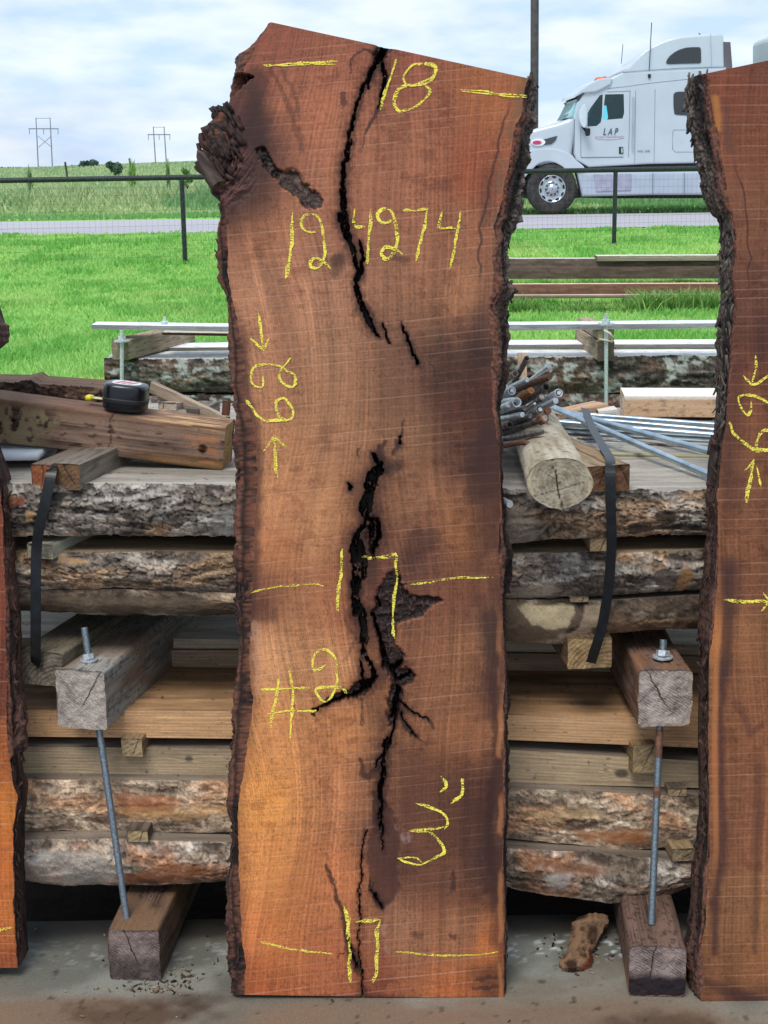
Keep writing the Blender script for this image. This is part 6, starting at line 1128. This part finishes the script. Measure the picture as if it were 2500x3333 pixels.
def bush(name, label, cat, px0, px1, py0, py1, Y, cols, n, leaf, seed, group=None, spiky=False, parent=None):
    r = np.random.default_rng(seed); a = PY(px0, py1, Y); b = PY(px1, py0, Y); a[2] = min(a[2], float(gz(a[0], Y)) + 0 * 1) if True else a[2]; cx = (a[0] + b[0]) / 2; W_ = (b[0] - a[0]) / 2; H_ = b[2] - a[2]
    t = thing(name, (cx, Y, a[2]), label, cat, group)
    stem = []
    for i in range(5):
        e = np.array([cx + r.uniform(-.6, .6) * W_, Y + r.uniform(-.4, .4) * W_, a[2] + H_ * r.uniform(.4, .8)]); stem += tube_path(np.array([[cx, Y, a[2] - H_ * .1], (np.array([cx, Y, a[2]]) + e) / 2 + [0, 0, H_ * .08], e]), [H_ * .03, H_ * .02, H_ * .008], 5)
    V, F, C = join(stem); vmesh('trunk', V, F, pmat('far_trunk', lin((70,64,56)), .9, 0, .1, 4, 0), None, t)
    if spiky:
        m_ = n; aa = r.uniform(-1.2, 1.2, m_); base = np.tile([cx, Y, a[2]], (m_, 1)) + np.stack([r.uniform(-.3, .3, m_) * W_, r.uniform(-.3, .3, m_) * W_, r.uniform(0, .5, m_) * H_], -1)
        d = np.stack([np.sin(aa) * W_ * .8, r.uniform(-.3, .3, m_) * W_, np.cos(aa) * H_ * .6], -1); s = np.stack([np.cos(aa), 0 * aa, -np.sin(aa)], -1) * leaf
        V = np.stack([base - s, base + s, base + d + s * .2, base + d - s * .2], 1).reshape(-1, 3)
    else:
        nc = 9; cen = np.stack([cx + r.uniform(-.72, .72, nc) * W_, Y + r.uniform(-.5, .5, nc) * W_, a[2] + H_ * r.uniform(.25, .72, nc)], -1); rad = r.uniform(.28, .5, nc) * min(W_, H_ * .8); k = r.integers(nc, size=n)
        d = r.normal(size=(n, 3)); d /= np.linalg.norm(d, axis=1)[:, None]; p = cen[k] + d * (rad[k] * r.uniform(.5, 1.05, n))[:, None]; p[:, 2] = np.maximum(p[:, 2], a[2])
        u_ = r.normal(size=(n, 3)); u_ /= np.linalg.norm(u_, axis=1)[:, None]; w_ = np.cross(u_, d); w_ /= np.linalg.norm(w_, axis=1)[:, None] + 1e-9; V = np.stack([p - u_ * leaf, p - w_ * leaf * .6, p + u_ * leaf, p + w_ * leaf * .6], 1).reshape(-1, 3)
    V = V.reshape(-1, 3); C = np.repeat(lin(cols[0]) + (lin(cols[1]) - lin(cols[0])) * r.uniform(0, 1, (len(V) // 4, 1)), 4, 0)
    vmesh('crown', V, np.arange(len(V)).reshape(-1, 4), grassmat(), C, t, smooth=False); return t
FB = ((70, 96, 84), (112, 138, 104))
bush('bush', 'wide dark tree on the horizon between the two pylons', 'tree', 229, 332, 520, 552, 190, ((64,88,88),(104,126,108)), 1400, .34, 831)
bush('bush', 'rounded green bush left of the smaller pylon', 'bush', 350, 395, 514, 556, 120, FB, 800, .16, 832)
bush('bush', 'spiky bright green plant between the rounded bush and the smaller pylon', 'bush', 410, 450, 512, 558, 85, ((84,130,60),(140,176,96)), 46, .05, 833, spiky=True)
bush('bush', 'leafy light green bush next to the broken slab corner', 'bush', 586, 630, 515, 560, 70, ((88,134,60),(140,180,96)), 700, .07, 834)
bush('bush', 'small bent weed under the larger pylon', 'bush', 82, 106, 532, 566, 70, ((90,120,80),(130,150,104)), 22, .04, 835, spiky=True)
bush('bush', 'tall weed at the foot of the smaller pylon', 'bush', 538, 556, 522, 580, 66, ((90,132,70),(130,160,100)), 26, .04, 836, spiky=True)
# distant treeline
n = 16000; r = np.random.default_rng(9); yy = r.uniform(300, 360, n); xx = r.uniform(-110, 110, n); zz = gz(xx, yy) + r.uniform(0, 1, n) ** 1.2 * (.1 + 1.6 * fbm(xx / 9, xx * 0, 4, 841) ** 2)
blades('treeline', xx, yy, zz, np.full(n, .35), np.full(n, .7), mixc(lin((104,132,150)), lin((136,160,166)), r.uniform(0, 1, n)), grassmat(), .3, 4)['kind'] = 'stuff'  # blue tint of far air painted into the tree colours
# ================================================================== lorry on the far side of the road
TY = 35.3
def TQ(zx, zy_, Y=TY): p = PY(1650 + zx / 1.952, 50 + zy_ / 1.952, Y); return (p[0], p[2])
def TL(P, Y=TY): return [TQ(*p, Y) for p in P]
white = pmat('truck_paint', (.47, .53, .60), .28, 0, .03, 1.5, 0, spec=.5, coat=.5)
trim = pmat('truck_trim', lin((60,68,78)), .5, 0, .1, 4, 0)
glassd = pmat('tinted_glass', lin((30,34,38)), .06, 0, .1, 1, 0, spec=.8)
rubber = pmat('rubber', lin((34,34,36)), .85, 0, .3, 12, .3, col2=lin((58,56,54)))
alu = pmat('polished_aluminium', lin((196,202,210)), .22, .9, .05, 3, 0)
under = pmat('chassis_black', lin((18,20,24)), .7, 0, .2, 5, .1)
amber = pmat('amber_lens', lin((236,120,40)), .3, 0, .1, 8, 0)
wc = TQ(288, 1102); wr = 158 / 1.952 * TY / FPX
T = thing('semi_truck', (wc[0] + 1.5, TY + 1.2, .24), 'white semi truck tractor with a domed sleeper roof driving on the road', 'truck')
def bool_diff(o, cut):
    md = o.modifiers.new('b', 'BOOLEAN'); md.operation = 'DIFFERENCE'; md.object = cut; md.solver = 'EXACT'; md.material_mode = 'TRANSFER'
    dg = bpy.context.evaluated_depsgraph_get(); me = bpy.data.meshes.new_from_object(o.evaluated_get(dg)); o.modifiers.clear(); o.data = me
def cutter(pts, y0, y1):
    me = bpy.data.meshes.new('cut'); n = len(pts); V = [(p[0], y0, p[1]) for p in pts] + [(p[0], y1, p[1]) for p in pts]
    me.from_pydata(V, [], [list(range(n))[::-1], list(range(n, 2 * n))] + [[i, (i + 1) % n, n + (i + 1) % n, n + i] for i in range(n)])
    bm = bmesh.new(); bm.from_mesh(me); bmesh.ops.recalc_face_normals(bm, faces=bm.faces); bm.to_mesh(me); bm.free()
    me.materials.append(under); o = bpy.data.objects.new('cut', me); COL.objects.link(o); return o
def smooth_poly(P, k=6):
    P = [np.array(p, float) for p in P]; out = []; n = len(P)
    for i in range(n):
        a, b, c, d = P[i - 1], P[i], P[(i + 1) % n], P[(i + 2) % n]
        for t in np.linspace(0, 1, k, endpoint=False): out.append(tuple(.5 * (2 * b + (c - a) * t + (2 * a - 5 * b + 4 * c - d) * t * t + (-a + 3 * b - 3 * c + d) * t ** 3)))
    return out
# cab and sleeper (hollow where the door glass is)
body = TL([(425,655),(445,560),(480,505),(520,465),(560,440),(660,405),(740,360),(1395,330),(1395,935),(900,945),(520,965),(440,920),(425,880)])
cab = extrude_poly('cab', body, TY, TY + 2.45, white, T, .05, 3, smooth=False)
wins = [[(512,622),(530,590),(590,508),(609,502),(604,640),(596,680),(570,703),(512,706)], [(624,502),(742,500),(745,620),(735,655),(606,666)]]
cuts = []
for wv in wins:
    c = cutter(TL(wv), TY - .5, TY + 3.0); c.location = (0, 0, 0)
    cab.data.transform(Matrix.Translation(Vector(ORG[cab.name]) if False else Vector((0, 0, 0))))
    c.location = (0, 0, 0); cuts.append(c)
bpy.context.view_layer.update()
for c in cuts: bool_diff(cab, c)
for c in cuts: bpy.data.objects.remove(c)
tg = bpy.data.materials.new('window_glass'); tg.use_nodes = True; nt2 = tg.node_tree; tr2 = nt2.nodes.new('ShaderNodeBsdfTransparent'); tr2.inputs[0].default_value = (.42, .88, .94, 1); gl2 = nt2.nodes.new('ShaderNodeBsdfGlossy'); gl2.inputs['Roughness'].default_value = .03; ms2 = nt2.nodes.new('ShaderNodeMixShader'); ms2.inputs[0].default_value = .05; nt2.links.new(tr2.outputs[0], ms2.inputs[1]); nt2.links.new(gl2.outputs[0], ms2.inputs[2]); nt2.links.new(ms2.outputs[0], nt2.nodes['Material Output'].inputs[0])
for wv in wins: extrude_poly('window', TL(wv), TY + .03, TY + .04, tg, T)
# interior seen through the door glass
extrude_poly('headliner', TL([(540,560),(590,506),(745,498),(745,548),(560,548)]), TY + .4, TY + 2.2, under, T, .02)
extrude_poly('seat', TL([(690,500),(742,500),(745,620),(735,655),(690,660),(676,560)]), TY + .5, TY + 1.1, under, T, .03)
extrude_poly('dashboard', TL([(512,650),(560,640),(600,668),(590,703),(512,706)]), TY + .4, TY + 2.0, under, T, .02)
ca = TQ(560, 640); sw_ = [(ca[0] + .20 * math.cos(a) * .45 - .2 * math.sin(a) * .0, TY + .65 + .2 * math.sin(a) * .9, ca[1] + .20 * math.cos(a)) for a in np.linspace(0, 2 * math.pi, 25)]
tube('steering_wheel', np.array(sw_), .016, under, T, 6)
# sleeper roof fairing
fair = TL([(735,362),(775,325),(830,268),(880,222),(930,192),(980,168),(1040,146),(1110,130),(1180,124),(1280,116),(1372,111),(1384,130),(1395,332)])
extrude_poly('roof_fairing', fair, TY + .10, TY + 2.35, white, T, .16, 4, smooth=True)
extrude_poly('sun_visor', TL([(430,522),(436,500),(470,470),(520,436),(580,405),(655,395),(668,405),(655,440),(600,470),(560,488),(480,495),(450,512)]), TY - .06, TY + 2.5, white, T, .04, 2)
extrude_poly('visor_gap', TL([(440,532),(470,498),(540,492),(520,525),(490,560),(470,560)]), TY + .015, TY + 2.43, glassd, T)
extrude_poly('windshield', TL([(385,652),(405,620),(440,548),(470,530),(505,548),(490,600),(460,652)]), TY + .20, TY + 2.2, pmat('windshield_glass', lin((150,196,204)), .05, 0, .1, 1, 0, spec=.8), T, .05)
# hood, fender with arch
hood = extrude_poly('hood', TL([(-60,860),(-62,800),(-40,770),(40,752),(120,738),(200,715),(330,682),(400,655),(440,652),(430,800),(415,905),(400,950),(120,960),(-40,960)]), TY + .06, TY + 2.38, white, T, .12, 4, smooth=True)
fend = smooth_poly([(-60,1000),(0,925),(60,885),(130,858),(210,845),(290,845),(350,858),(410,885),(440,920),(490,962),(480,985),(420,990),(380,985),(350,960),(300,935),(250,930),(200,945),(165,975),(140,1000),(110,1030),(60,1040),(-60,1040)], 4)
extrude_poly('fender', TL(fend), TY - .03, TY + .55, white, T, .03, 2)
extrude_poly('wheel_well', TL([(140,1010),(165,965),(220,930),(300,925),(380,960),(430,1010),(470,1130),(440,1165),(130,1165),(100,1100)]), TY + .25, TY + 2.2, under, T)
extrude_poly('bumper', TL([(-70,1000),(80,1010),(100,1040),(90,1120),(70,1165),(-70,1150)]), TY, TY + 2.4, white, T, .05)
extrude_poly('hood_vent', TL([(205,790),(235,788),(322,765),(310,795),(285,818),(215,826),(190,822)]), TY + .040, TY + .09, trim, T)
em = TQ(200, 806)
def ell(c, a, b, n=28): return [(c[0] + a * math.cos(t), c[1] + b * math.sin(t)) for t in np.linspace(0, 2 * math.pi, n, endpoint=False)]
extrude_poly('emblem_ring', ell((em[0], em[1]), .165, .085), TY + .030, TY + .10, pmat('emblem_white', lin((225,228,232)), .3, .0, .03, 1, 0), T)
em = TQ(192, 808); extrude_poly('emblem', ell((em[0], em[1]), .105, .045), TY + .018, TY + .05, pmat('emblem_red', lin((190,60,100)), .3, 0, .1, 6, 0), T)
# seams, sleeper windows, hatch
def seam(pp, r=.007): return tube('panel_seam', np.array([(a, TY - .001, b) for a, b in TL(pp)]), r, trim_s, T, 4)
trim_s = pmat('seam_grey', lin((120,134,150)), .7, 0, .05, 2, 0)  # blue-grey colour of the panel joint lines
seam([(428,660),(428,760),(424,860),(414,915)], .010); seam([(470,715),(470,900)]); seam([(470,903),(740,900)], .012); seam([(782,482),(778,700),(772,900)]); seam([(785,480),(700,484),(640,487)]); seam([(818,478),(812,940)], .006); seam([(942,470),(935,935)], .006); seam([(1278,350),(1280,930)], .006); seam([(1295,118),(1300,330)], .004)
seam([(640,465),(760,452),(900,432),(1150,405),(1390,395)], .006); seam([(735,362),(900,350),(1100,335),(1390,328)], .008)
seam([(1060,728),(1200,728),(1222,745),(1222,850),(1205,868),(1070,868),(1053,850),(1053,745),(1060,728)], .006)
extrude_poly('sleeper_window', TL(smooth_poly([(1068,490),(1150,485),(1212,487),(1222,500),(1222,620),(1205,634),(1080,632),(1062,610),(1058,540)], 3)), TY - .012, TY + .03, glassd, T)
extrude_poly('roof_window', TL([(1016,298),(1022,280),(1040,256),(1070,232),(1105,214),(1145,203),(1185,200),(1228,200),(1238,212),(1240,292),(1232,303),(1130,305),(1040,308),(1022,306)]), TY + .085, TY + .13, glassd, T)
tube('grab_handle', np.array([(a, TY - .05, b) for a, b in TL([(803,520),(803,600),(800,720),(797,850)])]), .018, alu, T, 8)
extrude_poly('door_handle', TL([(712,836),(738,836),(740,878),(712,880)]), TY - .02, TY + .02, under, T, .01); extrude_poly('handle_cup', TL([(724,842),(735,842),(736,872),(724,874)]), TY - .028, TY - .015, alu, T)
# mirror
tube('mirror_arm', np.array([(a, TY - .18, b) for a, b in TL([(470,700),(488,725),(500,740)])]), .035, under, T, 8)
extrude_poly('mirror', TL(smooth_poly([(462,590),(484,566),(497,600),(498,660),(494,705),(480,716),(462,700),(450,660),(450,620)], 3)), TY - .30, TY - .12, pmat('mirror_shell', lin((196,206,216)), .25, 0, .05, 2, 0), T, .02)
extrude_poly('spot_mirror', TL(smooth_poly([(493,722),(518,720),(520,745),(516,765),(496,766),(490,745)], 3)), TY - .26, TY - .14, under, T, .01)
# antennas, marker lights, exhaust, rear panel
tube('antenna', np.array([(a, TY + .03, b) for a, b in TL([(904,380),(912,220),(921,45)])]), .011, trim, T, 6); tube('antenna', np.array([(a, TY + 2.3, b) for a, b in TL([(828,262),(834,200),(840,132)])]), .009, trim, T, 6)
extrude_poly('antenna_mount', TL([(895,374),(914,374),(912,398),(898,400)]), TY - .04, TY + .04, under, T, .01)
for pp, yy_ in (([(570,406),(580,390),(605,385),(628,390),(632,400)], .35), ([(634,396),(642,376),(660,372),(672,384),(670,392)], .8), ([(672,388),(690,370),(712,368),(722,374),(715,384)], 1.3)): extrude_poly('marker_light', TL(pp), TY + yy_, TY + yy_ + .15, amber, T)
extrude_poly('exhaust_stack', TL([(1345,57),(1365,78),(1378,100),(1378,330),(1350,330)]), TY + 2.05, TY + 2.22, pmat('exhaust', lin((150,160,168)), .35, .7, .1, 4, 0), T, .05)
extrude_poly('rear_panel', TL([(1383,165),(1428,166),(1440,320),(1440,900),(1383,900)]), TY + .1, TY + 2.3, pmat('rear_panel', lin((92,88,96)), .6, 0, .1, 3, 0), T, .02)
# skirt, steps, fuel tank, chassis
extrude_poly('side_skirt', TL([(440,985),(500,1000),(1640,985),(2100,980),(2100,1140),(900,1142),(480,1152),(470,1110),(455,1040)]), TY + .02, TY + .5, pmat('skirt_paint', lin((170,180,196)), .35, .1, .05, 2, 0), T, .06, 3)
extrude_poly('step_panel', TL([(552,1010),(792,1006),(790,1112),(570,1120)]), TY - .002, TY + .05, pmat('step_panel', lin((160,162,182)), .5, .2, .1, 6, 0), T, .01)
extrude_poly('chassis', TL([(410,1120),(1900,1110),(1900,1162),(700,1165),(480,1160),(430,1165)]), TY + .3, TY + 2.1, under, T); extrude_poly('rocker_gap', TL([(480,962),(520,952),(2000,925),(2000,990),(500,996)]), TY + .06, TY + 2.3, under, T)
seam([(927,1000),(927,1140)], .008); seam([(1128,1000),(1128,1140)], .008)
# wheel
def wheel(cx, name='wheel', Y=TY):
    R = 157 / 1.952 * TY / FPX; zc_ = wc[1]; root = None; n = 56; a = np.arange(n) / n * 2 * math.pi
    prof = [(.02, .50), (.0, .55), (-.02, .80), (.0, .93), (.05, .985), (.14, 1.0), (.26, 1.0), (.30, .96), (.30, .5)]
    G = np.array([[(cx + R * r_ * (1 + (.012 if (k % 2 and r_ > .98) else 0)) * math.cos(t), Y + d_, zc_ + R * r_ * (1 + (.012 if (k % 2 and r_ > .98) else 0)) * math.sin(t)) for k, t in enumerate(a)] for d_, r_ in prof])
    tyre = vmesh(name, G, gridF(len(prof), n, closed=True, flip=True), rubber, None, T)
    pr = [(.02, .535), (-.005, .53), (.012, .50), (.03, .42), (.035, .30), (.03, .28), (.0, .26), (-.04, .20), (-.07, .17), (-.08, .02)]
    G = np.array([[(cx + R * r_ * math.cos(t), Y + d_, zc_ + R * r_ * math.sin(t)) for t in a] for d_, r_ in pr]); rim = vmesh('rim', G, gridF(len(pr), n, closed=True, flip=True), alu, None, tyre)
    for i in range(10):
        t = i * math.pi / 5 + .15; c = (cx + R * .455 * math.cos(t), zc_ + R * .455 * math.sin(t)); p = [(c[0] + .052 * math.cos(q) * -math.sin(t) + .026 * math.sin(q) * math.cos(t), c[1] + .052 * math.cos(q) * math.cos(t) + .026 * math.sin(q) * math.sin(t)) for q in np.linspace(0, 2 * math.pi, 12, endpoint=False)]
        extrude_poly('hand_hole', p, Y + .008, Y + .03, under, tyre)
        c = np.array([cx + R * .24 * math.cos(t + .3), Y - .02, zc_ + R * .24 * math.sin(t + .3)]); hexnut('wheel_nut', c, [0, 1, 0], .022, .07, alu, tyre)
    return tyre
ORG_fix = None
wheel(wc[0]); wheel(TQ(1900, 1100)[0]); wheel(TQ(2190, 1100)[0])
# lettering
def text(name, s, zx0, zx1, zy0, zy1, mat, shear=0.0, off=0.0, Y=TY - .012, rotz=0.0):
    cu = bpy.data.curves.new(name, 'FONT'); cu.body = s; cu.shear = shear; cu.offset = off; cu.extrude = .003; o = bpy.data.objects.new(name, cu); COL.objects.link(o); bpy.context.view_layer.update()
    me = bpy.data.meshes.new_from_object(o.evaluated_get(bpy.context.evaluated_depsgraph_get())); bpy.data.objects.remove(o)
    V = np.array([v.co[:] for v in me.vertices]); F = [list(p.vertices) for p in me.polygons]; (xa_, za), (xb_, zb) = TQ(zx0, zy1), TQ(zx1, zy0)
    x = (V[:, 0] - V[:, 0].min()) / np.ptp(V[:, 0]); z = (V[:, 1] - V[:, 1].min()) / np.ptp(V[:, 1])
    W = np.stack([xa_ + (xb_ - xa_) * x, Y - V[:, 2], za + (zb - za) * z + rotz * x], -1); vmesh(name, W, F, mat, None, T, smooth=False)
ink = pmat('slate_lettering', lin((62,84,104)), .6, 0, .1, 8, 0)
text('lettering', 'L A P', 611, 708, 716, 760, ink, .28, .012)
text('small_lettering', 'AUTO TRANSPORT', 560, 744, 767, 777, pmat('faded_lettering', lin((156,150,172)), .6, 0, .1, 8, 0), .0, .0)
extrude_poly('lettering_swash', TL([(562,778),(650,783),(744,774),(740,779),(650,790),(575,785)]), TY - .012, TY + .01, pmat('pink_swash', lin((196,186,200)), .6, 0, .1, 8, 0), T)
text('unit_number', 'NO. 208', 830, 908, 856, 868, pmat('grey_lettering', lin((120,132,150)), .6, 0, .1, 8, 0))
# tank trailer end behind the right slab
tc0 = PY(2449, 100, TY + 2.4)[0]; zc2 = PY(2500, 118, TY + 1.2)[2] - 1.0
TT = thing('rounded_trailer', (tc0 + 4, TY + 1.2, .24), 'pale rounded vehicle top behind the truck, peeking over the shaggy slab', 'trailer')
extrude_poly('roof_shell', [tuple(PY(x, y, TY + 2.4)[[0, 2]]) for x, y in ((2449,420),(2449,152),(2452,143),(2459,136),(2470,131),(2485,125),(2500,119),(2560,104),(2700,92),(2900,90),(2900,420))], TY + .3, TY + 2.4, pmat('trailer_paint', lin((176,190,194)), .35, 0, .04, 1, 0), TT, .06, 3)
extrude_poly('frame', [(tc0 + .3, zc2 - 1.5), (tc0 + 8, zc2 - 1.5), (tc0 + 8, zc2 - .8), (tc0 + .3, zc2 - .8)], TY + .4, TY + 2.0, under, TT)
for x in (tc0 + 6, tc0 + 7.3):
    ww_ = tube('wheel', np.array([(x, TY + .2, .24 + .52), (x, TY + 2.3, .24 + .52)]), .52, rubber, TT, 28)
